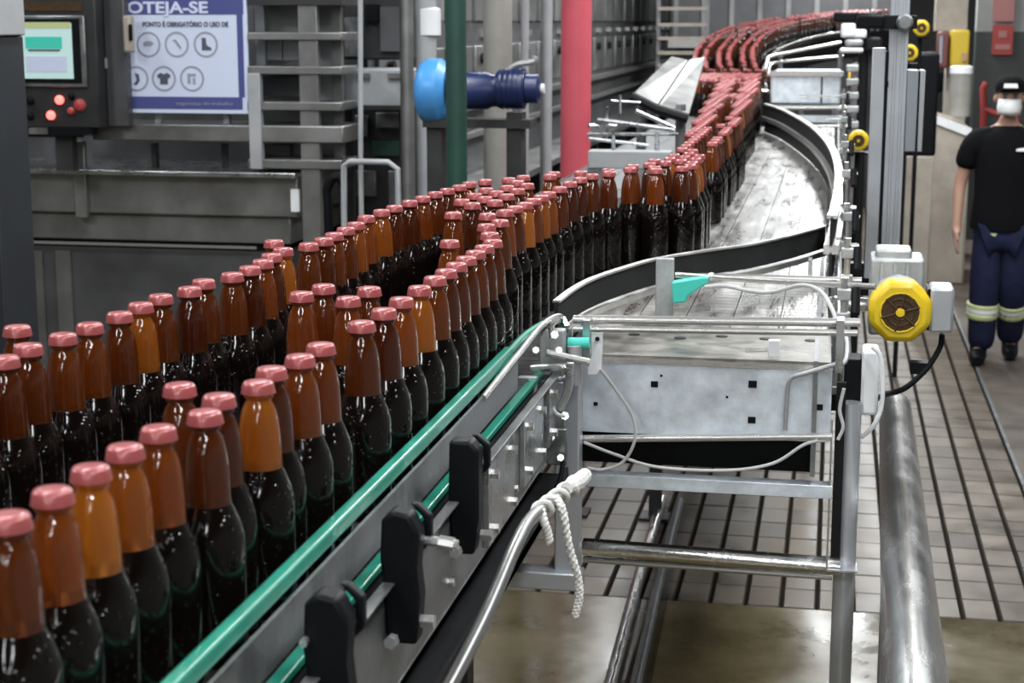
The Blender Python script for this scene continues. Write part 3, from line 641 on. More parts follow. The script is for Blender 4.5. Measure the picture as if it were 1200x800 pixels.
rod('conduit', [P(920, 504, 2.785), P(922, 470, 2.785), P(926, 445, 2.785), P(945, 437, 2.78), P(975, 428, 2.78), P(990, 424, 2.78), P(993, 405, 2.8), P(990, 388, 2.82)], .004, 'castgrey', 'grey conduit bending up the right side of the end plate', 'conduit', smooth=6)
rod('cable', [P(826, 336, 3.06), P(850, 335, 3.05), P(880, 341, 3.0), P(905, 342, 2.98), P(940, 334, 2.95), P(962, 342, 2.9), P(975, 362, 2.85), P(982, 382, 2.82)], .0038, 'wire', 'pale cable arching from the teal lever to the clamp posts', 'cable', smooth=8)
rod('guard_rod', [P(792, 322, 3.1), P(880, 328, 3.06), P(1026, 336, 2.98)], .0055, 'rod', 'polished rod from the guard clamp across to the clamp post', 'rod')
ss = thing('stop_block', 'small pale fitting bolted on the deck above the end plate', 'fitting', tuple(P(907, 420, 2.82)))
MB().box(P(907, 408, 2.815), (.02, .012, .03)).build('block', 'white', ss, bevel=.002)
MB().tube([P(874, 411, 2.815), P(907, 410, 2.815)], .003, 8).build('pin', 'rod', ss)
# floor pipe
fp = [atZ(776, 585, .022), atZ(745, 690, .022), atZ(712, 815, .022)]
rod('floor_pipe', fp, .022, 'tube', 'shiny steel pipe lying on the wet floor under the conveyor', 'pipe', seg=14)
fp2 = [p + Vector((.075, 0, -.004)) for p in fp]
rod('floor_pipe', fp2, .018, 'plate', 'dull steel pipe lying beside the shiny floor pipe', 'pipe', seg=14)
# ================================================================== BEHIND THE BEND
YB = 9.6
cv = thing('cover_box', 'bright sheet steel cover over the cross conveyor beyond the chains', 'cover', (P(940, 125, YB).x, YB, 0))
MB().bx(P(903, 100, YB).x, P(985, 100, YB).x, YB, YB + .9, P(940, 122, YB).z, P(940, 86, YB).z).build('cover', 'sheet', cv, bevel=.01)
MB().bx(P(901, 100, YB).x, P(988, 100, YB).x, YB - .02, YB, P(940, 89, YB).z, P(940, 83, YB).z).build('top_lip', 'rod', cv)
MB().bx(P(962, 100, YB).x, P(964, 100, YB).x, YB - .004, YB, P(940, 121, YB).z, P(940, 90, YB).z).build('seam', 'blackmetal', cv)
MB().tube([P(902, 126, YB - .1), P(992, 126, YB - .1)], .012, 10).build('rail', 'rod', cv)
MB().bx(P(902, 100, YB).x, P(990, 100, YB).x, YB - .1, YB - .08, P(940, 142, YB).z, P(940, 134, YB).z).build('lower_rail', 'sheet', cv)
for px in (910, 980): MB().bx(P(px, 100, YB).x - .02, P(px, 100, YB).x + .02, YB + .02, YB + .06, 0, P(940, 122, YB).z).build('leg', 'plate', cv)
# climbing conveyor
ic = thing('climbing_conveyor', 'dark sided conveyor climbing away to the right with the distant bottles', 'conveyor', (-.7, 12.5, 0))
for sgn, nm in ((1, 'near_skirt'), (-1, 'rear_skirt')):
    tops = []
    for i, p in enumerate(INC):
        q, n = inc_at(cum[i]); tops.append(p + n * .27 * sgn + Vector((0, 0, .05)))
    MB().ribbon(tops, [.2] * len(tops), .012).build('side_skirt', 'black', ic)
    MB().tube([t + Vector((0, 0, .03)) + inc_at(cum[i])[1] * .012 * sgn for i, t in enumerate(tops)], .01, 8).build('side_rail', 'rod', ic)
bd = MB(); vs = []
for i, p in enumerate(INC):
    n = inc_at(cum[i])[1]; vs += [p + n * .26 - Vector((0, 0, .002)), p - n * .26 - Vector((0, 0, .002)), p - n * .26 - Vector((0, 0, .05)), p + n * .26 - Vector((0, 0, .05))]
bd.add(vs, [(4 * i + k, 4 * i + (k + 1) % 4, 4 * i + 4 + (k + 1) % 4, 4 * i + 4 + k) for i in range(len(INC) - 1) for k in range(4)]).build('belt', 'beltdark', ic)
for s in (.8, 2.4, 4.0, 5.2):
    p, n = inc_at(s)
    for k in (-.2, .2): q = p + n * k; MB().tube([(q.x, q.y, p.z - .05), (q.x, q.y, 0)], .025, 10).build('leg', 'plate', ic)
rl = thing('cross_conveyor_rail', 'pair of bright steel rails curving beneath the climbing conveyor', 'rail', tuple(P(930, 70, 10.6)))
MB().tube([P(897, 82, 10.2), P(899, 72, 10.4), P(908, 65, 10.6), P(985, 50, 10.8)], .010, 10, 6).build('rail', 'rod', rl)
MB().tube([P(900, 88, 10.2), P(902, 79, 10.4), P(912, 73, 10.6), P(988, 66, 10.8)], .009, 10, 6).build('rail', 'rod', rl)
for px in (915, 985): 
    q = P(px, 60, 10.7); MB().tube([(q.x, 10.7, q.z), (q.x, 10.7, 0)], .015, 8).build('stay', 'plate', rl)
vb = thing('valve_block', 'white and silver pneumatic valve block with black couplings above the motors', 'valve', tuple(P(1000, 60, 9.2)))
for (x0, y0, x1, y1, m) in ((985, 27, 1003, 44, 'white'), (1000, 34, 1016, 45, 'white'), (984, 56, 1012, 62, 'white'), (1004, 15, 1034, 34, 'black'), (1014, 44, 1034, 60, 'blackmetal'), (976, 14, 1004, 26, 'black'), (990, 46, 1012, 54, 'castgrey')):
    a_, b_ = P(x0, y1, 9.2), P(x1, y0, 9.2); MB().bx(a_.x, b_.x, 9.2, 9.3, a_.z, b_.z).build('block', m, vb, bevel=.012)
MB().tube([(P(1012, 60, 9.3).x, 9.28, 0), (P(1012, 60, 9.3).x, 9.28, P(1012, 20, 9.28).z)], .03, 10).build('post', 'blackmetal', vb)
vp = thing('air_pipe', 'thin vertical air pipe with fittings between the curved guard and the yellow motors', 'pipe', (P(999, 150, 8.6).x, 8.6, 0))
MB().tube([(P(999, 150, 8.6).x, 8.6, 0), (P(999, 150, 8.6).x, 8.6, P(999, 74, 8.6).z)], .018, 10).build('pipe', 'steel', vp)
for py in (80, 96, 112, 128, 146): MB().box(P(999, py, 8.6), (.06, .06, .035)).build('fitting', 'castgrey', vp, bevel=.006)
for dx, y_, m_, nm in ((0, 7.9, 'blackmetal', 'motor_stand'), ):
    pass
def stand(px, py, y, label):
    p = P(px, py, y); o = MB().tube([(p.x, y + .12, 0), (p.x, y + .12, p.z - .066)], .014, 10).bx(p.x - .05, p.x + .05, y + .06, y + .18, p.z - .066, p.z - .058).build('motor_stand', 'blackmetal', None, (p.x, y + .12, 0))
    tag(o, label, 'stand')
stand(1006, 165, 7.9, 'black stand under the small yellow motor behind the guard')
stand(1005, 89, 9.8, 'black stand under the small yellow motor below the valve block')
stand(1080, 33, 11, 'black stand under the high small yellow motor')
stand(1066, 62, 9.5, 'black stand under the half hidden small yellow motor')
# left of the stream: chute, rod frame, grey beam
YK = 6.6
ch = thing('sheet_chute', 'sloping sheet steel chute with two bays left of the bottle stream', 'chute', (P(785, 120, YK).x, YK, ZB))
for k, pts in enumerate(([(740,112),(787,66),(806,70),(768,126)], [(770,127),(808,70),(826,67),(806,137)])):
    a_, b_, c_, d_ = pts; vv = [P(*a_, YK), P(*b_, YK + 1.3), P(*c_, YK + 1.3), P(*d_, YK)]; n = Vector((0, 0, -.012))
    MB().add(vv + [v + n for v in vv], [(0, 1, 2, 3), (7, 6, 5, 4), (0, 4, 5, 1), (1, 5, 6, 2), (2, 6, 7, 3), (3, 7, 4, 0)]).build('tray', 'chute', ch)
MB().tube([P(740, 113, YK - .01), P(770, 128, YK - .01), P(806, 139, YK - .01)], .02, 8).build('edge_rail', 'blackmetal', ch)
for px in (752, 798): 
    q = P(px, 122, YK + .1); MB().tube([(q.x, YK + .1, ZB), (q.x, YK + .1, q.z)], .02, 8).build('leg', 'plate', ch)
YQ = 5.6
bf = thing('rod_frame', 'steel rod frame with crossed handles on a grey beam behind the bottles', 'frame', (P(740, 190, YQ).x, YQ, ZB))
MB().bx(P(689, 190, YQ).x, P(785, 190, YQ).x, YQ, YQ + .08, P(735, 198, YQ).z, P(735, 177, YQ).z).build('beam', 'palegrey', bf, bevel=.004)
for (pa, pb, r) in (((688, 157), (795, 157), .008), ((700, 140), (790, 152), .01), ((690, 162), (760, 170), .008), ((716, 118), (750, 120), .006), ((727, 112), (727, 132), .006), ((712, 125), (712, 160), .007), ((745, 130), (790, 150), .008), ((690, 147), (722, 147), .012), ((719, 157), (719, 178), .009), ((770, 155), (770, 178), .009)):
    MB().tube([P(*pa, YQ + .02), P(*pb, YQ + .06)], r * .8, 8).build('rod', 'steel', bf)
for px in (700, 775): q = P(px, 190, YQ + .04); MB().bx(q.x - .03, q.x + .03, YQ + .01, YQ + .07, ZB, P(px, 197, YQ).z).build('leg', 'plate', bf)
sl = thing('step_ladder', 'steel step unit with pale treads against the long machine', 'ladder', (P(800, 100, 14).x, 14, 0))
for x in (771, 828): q = P(x, 50, 14); MB().bx(q.x - .015, q.x + .015, 14, 14.04, 0, 2.4).build('upright', 'plate', sl)
for py in (8, 27, 43, 60, 75, 92): a_ = P(771, py, 14); b_ = P(828, py + 4, 14); MB().bx(a_.x, b_.x, 13.98, 14.2, b_.z, a_.z).build('tread', 'stone', sl)
# ================================================================== LONG MACHINE (background centre)
XM_ = -2.25
lm = thing('tunnel_machine', 'long dark steel tunnel machine with rows of hatches receding behind the columns', 'machine', (XM_ - .6, 14, 0))
MB().bx(XM_ - 1.5, XM_, 8.0, 25, 0, 3.2).build('body', 'machdark', lm)
for i in range(22):
    y = 8.1 + i * .76
    MB().bx(XM_, XM_ + .025, y + .04, y + .70, 1.55, 1.85).build('hatch', 'machine', lm, bevel=.006)
    MB().bx(XM_, XM_ + .025, y + .04, y + .70, 2.0, 2.35).build('hatch', 'machine', lm, bevel=.006)
    MB().bx(XM_, XM_ + .04, y + .3, y + .42, 1.9, 1.94).build('latch', 'rod', lm)
    MB().tube([(XM_ + .03, y + .2, 1.77), (XM_ + .06, y + .2, 1.77)], .035, 10).build('hatch_knob', 'blackmetal', lm)
MB().bx(XM_ + .02, XM_ + .08, 8.0, 25, 1.47, 1.51).bx(XM_ + .02, XM_ + .08, 8.0, 25, 1.30, 1.33).build('bright_rail', 'rod', lm)
MB().bx(XM_, XM_ + .35, 8.0, 25, 1.02, 1.06).build('ledge', 'machine', lm)
for i in range(9): MB().bx(XM_, XM_ + .3, 8.3 + i * 1.9, 8.36 + i * 1.9, 0, 1.02).build('leg', 'dark', lm)
fm = thing('far_machine', 'large grey ribbed machine hood far beyond the climbing bottles', 'machine', (-.9, 18.5, 0))
MB().bx(-1.8, .6, 18.5, 20.5, 1.75, 3.4).build('hood', 'machdark', fm, bevel=.02)
for k in range(8): MB().bx(-1.75 + k * .3, -1.7 + k * .3, 18.46, 18.5, 1.8, 3.3).build('rib', 'machine', fm)
MB().bx(-1.75, .5, 18.6, 20.4, 0, 1.75).build('base', 'dark', fm)
MB().bx(-1.8, .6, 18.4, 18.5, 1.72, 1.8).build('sill', 'rod', fm)
# columns
def pole(px0, px1, y, m, name, label):
    a_, b_ = P(px0, 150, y), P(px1, 150, y); r = (b_.x - a_.x) / 2; x = (a_.x + b_.x) / 2
    o = MB().lathe([(r, 0), (r, 5.58)], (x, y, 0), 28).lathe([(r * 1.7, 0), (r * 1.7, .02), (r, .022)], (x, y, 0), 28).build(name, m, None, (x, y, 0)); tag(o, label, 'column')
pole(657, 692, 7.6, 'pink', 'red_column', 'round pinkish red painted column behind the bottles')
pole(523, 547, 6.0, 'pgreen', 'green_column', 'slim dark green painted column in front of the blue pump')
pole(567, 600, 7.8, 'beige', 'grey_column', 'thick beige grey pipe column between the green and red ones')
# blue pump
yb = 6.5
pu = thing('pump', 'light blue and navy pump with a long motor crossing behind the green column', 'pump', (P(560, 200, yb).x, yb, 0))
def plathe(prof, m, nm, px, py): MB().lathe(prof, P(px, py, yb), 22, (1, 0, 0)).build(nm, m, pu)
k = yb / F
plathe([(20 * k, 0), (34 * k, 6 * k), (39 * k, 14 * k), (39 * k, 30 * k), (30 * k, 38 * k)], 'blue', 'volute', 489, 107)
plathe([(22 * k, 0), (22 * k, 46 * k), (19 * k, 52 * k), (19 * k, 60 * k)], 'navy', 'coupling', 527, 106)
plathe([(21 * k, 0), (23 * k, 3 * k), (23 * k, 30 * k), (20 * k, 34 * k)], 'navy', 'motor_body', 583, 104)
for j in range(5): plathe([(24 * k, 0), (24 * k, 2.5 * k)], 'navy', 'cooling_fin', 588 + j * 6, 104)
plathe([(17 * k, 0), (17 * k, 14 * k), (10 * k, 17 * k)], 'navy', 'end_cap', 617, 104)
plathe([(6 * k, 0), (6 * k, 4 * k)], 'white', 'nameplate', 634, 104)
MB().bx(P(500, 150, yb).x, P(625, 150, yb).x, yb - .07, yb + .07, P(500, 148, yb).z, P(500, 138, yb).z).build('base_plate', 'dark', pu)
for px in (512, 605): MB().bx(P(px, 150, yb).x - .03, P(px, 150, yb).x + .03, yb - .05, yb + .05, 0, P(500, 130, yb).z).build('pedestal', 'dark', pu)
MB().tube([P(594, 84, yb), P(605, 76, yb), P(625, 72, yb), P(628, 66, yb)], .012, 8, 5).build('lever', 'castgrey', pu)
# vertical grey/white pipes around the pump
for i, (px, y, r, m, py0, lab) in enumerate(((500, 7.2, .045, 'palegrey', 0, 'pale grey vertical pipe rising behind the blue pump'), (615, 8.0, .02, 'palegrey', 0, 'thin pale pipe with a dark joint beside the beige column'), (477, 7.12, .03, 'machine', 0, 'steel vertical duct left of the blue pump'), (640, 8.4, .03, 'palegrey', 0, 'slim pale pipe next to the red column'))):
    p = P(px, 100, y); o = MB().lathe([(r, 0), (r, 1.0), (r * 1.25, 1.0), (r * 1.25, 1.05), (r, 1.05), (r, P(px, py0, y).z if py0 else 3.2)], (p.x, y, 0), 16).build('vertical_pipe', m, None, (p.x, y, 0)); tag(o, lab, 'pipe')
lmpb = thing('white_filter', 'white filter housing above the blue pump', 'filter', tuple(P(503, 45, 7.2)))
MB().lathe([(.03, -.065), (.052, -.055), (.052, .055), (.03, .065)], P(503, 26, 7.2), 14).build('housing', 'white', lmpb)
# ================================================================== LEFT MACHINE
Y7 = 7.0
def pb(mb, x0, y0, x1, y1, ya, yb_):   # box whose front face covers pixels at depth ya
    a_ = P(x0, y1, ya); b_ = P(x1, y0, ya); return mb.bx(a_.x, b_.x, ya, yb_, a_.z, b_.z)
X0 = P(-60, 200, Y7).x
cab = thing('machine_base', 'wide stainless machine base with a dark slot under its shelf', 'machine', (P(200, 300, Y7).x, Y7, 0))
zz = lambda py: P(200, py, Y7).z
xr = P(345, 250, Y7).x
MB().bx(X0, P(350, 250, Y7).x, Y7, Y7 + .95, zz(252), zz(203)).build('upper_panel', 'machine', cab, bevel=.008)
MB().bx(X0, P(352, 250, Y7).x, Y7 - .06, Y7 + .95, zz(205), zz(199)).build('top_shelf', 'steel', cab, bevel=.004)
MB().bx(X0, P(338, 250, Y7).x, Y7 + .03, Y7 + .95, zz(284), zz(253)).build('middle_panel', 'machine', cab, bevel=.006)
MB().bx(X0, P(312, 250, Y7).x, Y7 + .06, Y7 + .95, zz(294), zz(284)).build('slot', 'black', cab)
MB().bx(X0, P(300, 250, Y7).x, Y7 - .01, Y7 + .0, zz(289), zz(286)).build('slot_highlight', 'rod', cab)  # pale strip modelled for the highlight along the slot
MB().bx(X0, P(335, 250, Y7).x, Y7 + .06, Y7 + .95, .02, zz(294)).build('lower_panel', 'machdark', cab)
for px in (45, 78): pb(MB(), px - 4, 294, px + 4, 480, Y7 + .045, Y7 + .06).build('panel_rib', 'machine', cab)
pb(MB(), 88, 165, 98, 255, Y7 - .03, Y7).build('upright_bar', 'machine', cab, bevel=.004)
pb(MB(), 341, 222, 350, 248, Y7 - .02, Y7).build('white_tag', 'white', cab)
for px in (180, 262): pb(MB(), px - 2, 168, px + 2, 200, Y7 + .1, Y7 + .14).build('stay', 'dark', cab)
pb(MB(), -60, 165, 350, 200, Y7 + .5, Y7 + .52).build('back_sheet', 'machdark', cab)
# mid shelf beam
sb = thing('shelf_beam', 'pale steel shelf beam below the blue and white sign', 'shelf', tuple(P(250, 165, Y7)))
pb(MB(), 108, 148, 402, 164, Y7 - .05, Y7 + .25).build('beam', 'machine', sb, bevel=.006)
pb(MB(), 34, 150, 56, 157, Y7 - .05, Y7 + .2).build('beam_end', 'rod', sb)
for px in (185, 265): pb(MB(), px - 3, 130, px + 3, 148, Y7 + .02, Y7 + .05).build('strut', 'palegrey', sb)
# control panel
cp = thing('control_panel', 'dark control panel with a glowing screen and lit red buttons', 'control panel', tuple(P(75, 150, Y7 - .2)))
Yc = Y7 - .2
pb(MB(), 20, -40, 109, 149, Yc, Yc + .08).build('enclosure', 'dark', cp, bevel=.006)
pb(MB(), 22, 18, 98, 102, Yc - .015, Yc).build('screen_bezel', 'plate', cp, bevel=.006)
pb(MB(), 24, 22, 92, 97, Yc - .02, Yc - .015).build('inner_bezel', 'black', cp)
sr = pb(MB(), 28, 27, 83, 92, Yc - .024, Yc - .02).build('screen', 'screen', cp)
pb(MB(), 28, 26, 82, 33, Yc - .026, Yc - .024).build('screen_bar', 'hivis', sr)
pb(MB(), 30, 43, 72, 57, Yc - .026, Yc - .024).build('screen_bar', 'screenbar', sr)
pb(MB(), 33, 58, 70, 60, Yc - .026, Yc - .024).build('screen_line', 'ink', sr)
pb(MB(), 31, 66, 78, 84, Yc - .026, Yc - .024).build('screen_block', 'sign', sr)
pb(MB(), 25, 2, 96, 13, Yc - .004, Yc).build('name_strip', 'fan', cp)
def button(px, py, r, m, nm='button'): MB().lathe([(r * 1.25, 0), (r * 1.25, .006), (r, .007), (r, .016), (r * .7, .02)], P(px, py, Yc), 16, (0, -1, 0)).build(nm, m, cp)
button(70, 117, .016, 'led', 'lit_button'); button(60, 135, .016, 'led', 'lit_button'); button(94, 123, .022, 'reddull'); button(36, 118, .014, 'black'); button(36, 136, .014, 'black'); button(84, 113, .012, 'black'); button(84, 130, .014, 'reddull')
pb(MB(), 56, 149, 104, 158, Yc - .03, Yc + .06).build('bottom_tray', 'black', cp)
MB().bx(P(60, 150, Yc).x, P(80, 150, Yc).x, Yc + .03, Yc + .08, P(60, 197, Y7 - .06).z, P(60, 150, Yc).z).build('support_arm', 'dark', cp)
# cabinet door beside it, with lamp
cdv = thing('switch_cabinet', 'narrow charcoal switch cabinet with a pale lamp between panel and sign', 'cabinet', tuple(P(130, 150, Y7 - .1)))
pb(MB(), 112, -40, 143, 148, Y7 - .1, Y7 - .045).build('body', 'machdark', cdv, bevel=.006)
pb(MB(), 112, -40, 118, 148, Y7 - .11, Y7 - .1).build('door_seam', 'black', cdv)
MB().box(P(151, 40, Y7 - .12), (.04, .05, .16)).build('lamp_body', 'stone', cdv, bevel=.012)
MB().box(P(153, 38, Y7 - .147), (.018, .01, .07)).build('lamp_slot', 'black', cdv, bevel=.006)
pb(MB(), 121, 68, 124, 80, Y7 - .112, Y7 - .1).build('handle', 'palegrey', cdv)
# sign
ys = Y7 - .04
sg = thing('safety_sign', 'white and blue safety sign with six round pictograms reading PROTEJA-SE', 'sign', tuple(P(215, 133, ys)))
pb(MB(), 146, -22, 288, 132, ys, ys + .012).build('board', 'sign', sg, bevel=.002)
pb(MB(), 148, -20, 284, 17, ys - .002, ys).build('header_band', 'signblue', sg)
pb(MB(), 148, 114, 284, 127, ys - .002, ys).build('footer_band', 'signblue', sg)
pb(MB(), 280, 17, 284, 114, ys - .002, ys).build('border', 'signblue', sg)
def txt(s, px0, px1, py, m, hpx, nm='lettering', bold=0):
    p = P((px0 + px1) / 2, py, ys - .003); o = text_mesh(s, hpx * ys / F / .69, p, m, sg, nm, bold=bold)
    w = o.dimensions.x or max(v.co.x for v in o.data.vertices) - min(v.co.x for v in o.data.vertices)
    vs_ = [v.co.x for v in o.data.vertices]; w = max(vs_) - min(vs_); o.scale.x = (px1 - px0) * ys / F / w
txt('PROTEJA-SE', 118, 249, 15, 'sign', 13, bold=.002)
txt('PONTO É OBRIGATÓRIO O USO DE', 162, 272, 31, 'ink', 5.5, bold=.0008)
txt('segurança do trabalho', 203, 276, 123, 'inkpale', 4)
pxk = ys / F
icons = {
 (174, 52): [[(-7, 2), (-3, 4), (4, 4), (7, 1), (3, -2), (-2, -1), (-6, -3)]],
 (207, 52): [[(-6, 5), (-2, 3), (1, -2), (5, -6), (6, -4), (3, 1), (-1, 6)]],
 (241, 52): [[(-5, 8), (0, 8), (1, -1), (7, -4), (7, -7), (-5, -7)]],
 (160, 92): [[(-2, 7), (3, 5), (4, -3), (0, -8), (-4, -7), (0, -2)]],
 (192, 92): [[(-9, 4), (-4, 7), (0, 5), (4, 7), (9, 4), (7, 0), (5, 1), (5, -7), (-5, -7), (-5, 1), (-7, 0)]],
 (225, 92): [[(-6, 6), (5, 6), (5, 3), (-2, 3), (-2, -6), (-6, -6)], [(1, 1), (4, 1), (4, -7), (1, -7)]]}
for (cx, cy), shapes in icons.items():
    c = P(cx, cy, ys - .002); R0, R1 = 15.5 * pxk, 13.2 * pxk; n = 28; m = MB(); vs = []
    for k in range(n):
        a_ = 2 * math.pi * k / n; vs += [c + Vector((R0 * math.cos(a_), 0, R0 * math.sin(a_))), c + Vector((R1 * math.cos(a_), 0, R1 * math.sin(a_))), c + Vector((R1 * math.cos(a_), .002, R1 * math.sin(a_))), c + Vector((R0 * math.cos(a_), .002, R0 * math.sin(a_)))]
    m.add(vs, [(4 * k + j, 4 * k + (j + 1) % 4, 4 * ((k + 1) % n) + (j + 1) % 4, 4 * ((k + 1) % n) + j) for k in range(n) for j in range(4)])
    rg = m.build('pictogram_ring', 'inkpale', sg)
    for s in shapes: MB().prism([(x * pxk, y * pxk) for x, y in s], c, (1, 0, 0), (0, 0, 1), (0, .002, 0)).build('pictogram', 'ink' if (cx, cy) in ((241, 52), (192, 92), (160, 92)) else 'inkpale', rg)
# rack of shelves
rk = thing('steel_rack', 'tall steel rack of narrow shelves beside the safety sign', 'rack', (P(345, 200, Y7).x, Y7, 0))
for (x0, x1, yt, yb2, yd, m) in ((293, 304, 86, 198, Y7 - .06, 'palegrey'), (355, 370, -40, 292, Y7 - .04, 'machine'), (391, 398, -40, 197, Y7 + .1, 'machine'), (300, 308, -40, 86, Y7 + .12, 'palegrey')): pb(MB(), x0, yt, x1, yb2, yd, yd + .04).build('upright', m, rk, bevel=.003)
for py in (38, 78, 120, 188): pb(MB(), 290, py, 400, py + 9, Y7 - .05, Y7 + .2).build('shelf', 'machine', rk, bevel=.004)
for x0, y0, x1, y1 in ((306, 48, 330, 70), (332, 48, 352, 70), (308, 90, 352, 112), (372, 48, 392, 175), (310, 170, 340, 195)): pb(MB(), x0, y0, x1, y1, Y7 + .15, Y7 + .17).build('panel', 'palegrey' if y0 < 60 else 'machdark', rk)
pb(MB(), 290, -40, 400, 6, Y7 - .05, Y7 + .2).build('shelf', 'dark', rk)
pb(MB(), 302, -40, 396, 194, Y7 + .2, Y7 + .22).build('back_sheet', 'machine', rk)
MB().bx(P(354, 250, Y7).x, P(372, 250, Y7).x, Y7 - .04, Y7 + .1, 0, P(350, 292, Y7).z).build('foot', 'machdark', rk)
# items right of the rack
jb = thing('steel_box', 'pale steel box on the frame between the rack and the blue pump', 'box', (P(440, 120, 7.3).x, 7.3, 0))
pb(MB(), 404, 82, 476, 124, 7.3, 7.7).build('box', 'palegrey', jb, bevel=.006)
for px in (425, 462): pb(MB(), px - 8, 86, px + 8, 92, 7.28, 7.3).build('vent', 'machine', jb)
pb(MB(), 404, 124, 480, 128, 7.26, 7.72).build('shelf', 'dark', jb)
for px in (408, 472): q = P(px, 120, 7.5); MB().bx(q.x - .02, q.x + .02, 7.5, 7.54, 0, P(px, 126, 7.5).z).build('leg', 'dark', jb)
hd = [P(403, 245, 6.4), P(403, 194, 6.4), P(410, 189, 6.4), P(455, 190, 6.4), P(466, 198, 6.4), P(467, 245, 6.4)]
hb = thing('tube_frame', 'bent pale tube frame standing behind the bottles left of the green column', 'frame', (hd[0].x, 6.4, 0))
MB().tube([(hd[0].x, 6.4, 0)] + hd + [(hd[-1].x, 6.4, 0)], .012, 10).build('tube', 'palegrey', hb)
wpz = P(421, 100, 6.45)
rod('white_pole', [(wpz.x, 6.45, 0), (wpz.x, 6.45, 1.4), (P(424, 0, 6.45).x, 6.45, 2.5)], .010, 'palegrey', 'thin pale vertical pole right of the steel rack', 'pole')
dkm = thing('dark_machine', 'dark machine body with a green block under the steel box', 'machine', (P(440, 160, 7.9).x, 7.9, 0))
pb(MB(), 404, 128, 480, 320, 7.78, 8.0).build('body', 'dark', dkm)
pb(MB(), 436, 166, 472, 182, 7.74, 7.78).build('green_block', 'pgreen', dkm)
for x0, y0, x1, y1 in ((410, 135, 430, 160), (440, 132, 470, 150), (412, 200, 440, 230), (455, 200, 470, 240)): pb(MB(), x0, y0, x1, y1, 7.75, 7.78).build('fitting', 'plate', dkm, bevel=.005)
up = thing('overhead_box', 'dark overhead machine box above the pale steel box', 'box', tuple(P(440, 70, 7.9)))
pb(MB(), 402, -60, 478, 70, 7.78, 8.0).build('body', 'dark', up, bevel=.01)
for x0, y0, x1, y1, m in ((428, 5, 443, 25, 'black'), (446, 8, 470, 60, 'machdark'), (404, 20, 424, 66, 'plate')): pb(MB(), x0, y0, x1, y1, 7.75, 7.78).build('panel', m, up)
rod('hose', [(P(385, 262, 6.8).x, 6.8, .02), P(385, 262, 6.8), P(383, 225, 6.8), P(392, 208, 6.8), P(402, 215, 6.8), P(404, 262, 6.8), (P(404, 262, 6.8).x, 6.8, .02)], .02, 'black', 'black hose looping up behind the bottles at the rack foot', 'hose', smooth=6)
# dark column on the left edge
Yd = 4.4
dc = thing('steel_column', 'broad charcoal column with a pale grey upper part beside the control panel', 'column', (P(5, 300, Yd).x, Yd, 0))
MB().bx(P(-60, 200, Yd).x, P(36, 200, Yd + .2).x, Yd, Yd + .2, 0, P(10, 42, Yd).z).build('sleeve', 'column', dc, bevel=.006)
MB().bx(P(-60, 200, Yd).x, P(29, 20, Yd + .19).x, Yd + .01, Yd + .19, P(10, 42, Yd).z, 5.58).build('upper_shaft', 'palegrey', dc, bevel=.004)
MB().bx(P(-16, 300, Yd).x, P(-12, 300, Yd).x, Yd - .004, Yd, .6, P(10, 60, Yd).z).build('groove', 'black', dc)
# ================================================================== RIGHT BACKGROUND
sgn = thing('fire_sign', 'red fire equipment sign on the dark wall above the walking person', 'sign', tuple(P(1176, 64, 15.97)))
pb(MB(), 1162, 29, 1188, 64, 15.96, 15.985).build('board', 'red', sgn)
pb(MB(), 1170, 36, 1180, 44, 15.955, 15.96).build('symbol', 'signred2', sgn)
pb(MB(), 1166, 52, 1184, 58, 15.955, 15.96).build('symbol', 'signred2', sgn)
o = pb(MB(), 1163, -8, 1190, 25, 15.96, 15.985).build('upper_sign', 'signred2'); tag(o, 'faded red sign on the grey wall above the fire sign', 'sign')
Yp = 14.5
pl = thing('pillar', 'pale wall pillar behind the yellow and maroon boxes', 'pillar', (P(1117, 60, Yp).x, Yp, 0))
pb(MB(), 1096, -60, 1138, 36, Yp + .3, Yp + .6).build('upper_part', 'stone', pl)
MB().bx(P(1113, 60, Yp).x, P(1138, 60, Yp).x, Yp + .3, Yp + .6, 0, P(1117, 36, Yp).z).build('shaft', 'stone', pl)
yx = thing('yellow_box', 'yellow equipment box with a pale button on the pillar', 'box', tuple(P(1125, 78, Yp)))
pb(MB(), 1113, 35, 1137, 78, Yp, Yp + .29).build('body', 'ochre', yx, bevel=.02)
pb(MB(), 1127, 62, 1133, 72, Yp - .02, Yp).build('button', 'skin', yx)
mx_ = thing('maroon_box', 'maroon equipment box beside the yellow box', 'box', tuple(P(1105, 80, Yp)))
pb(MB(), 1098, 37, 1113, 80, Yp + .02, Yp + .3).build('body', 'maroon', mx_, bevel=.02)
pb(MB(), 1100, 42, 1105, 74, Yp, Yp + .02).build('label_plate', 'inkpale', mx_)
drm = thing('drum', 'grey green drum with a bright white lid on the stone block', 'drum', (P(1124, 130, 13.6).x, 13.6, P(1124, 136, 13.6).z))
p = P(1124, 136, 13.6); q = P(1124, 86, 13.6); r = 12 * 13.6 / F
MB().lathe([(r, 0), (r, q.z - p.z)], p, 20).build('body', 'beige', drm)
MB().lathe([(r * 1.05, 0), (r * 1.05, .05), (r * .9, .06)], (p.x, p.y, q.z), 20).build('lid', 'white', drm)
blk = thing('stone_block', 'beige sloped concrete block with a pale edge behind the person', 'block', (P(1108, 250, 13).x, 13, 0))
a_ = P(1082, 200, 13.2).x; b_ = P(1136, 200, 13.2).x; zt1 = P(1100, 136, 13.2).z; zt2 = P(1130, 150, 13.2).z
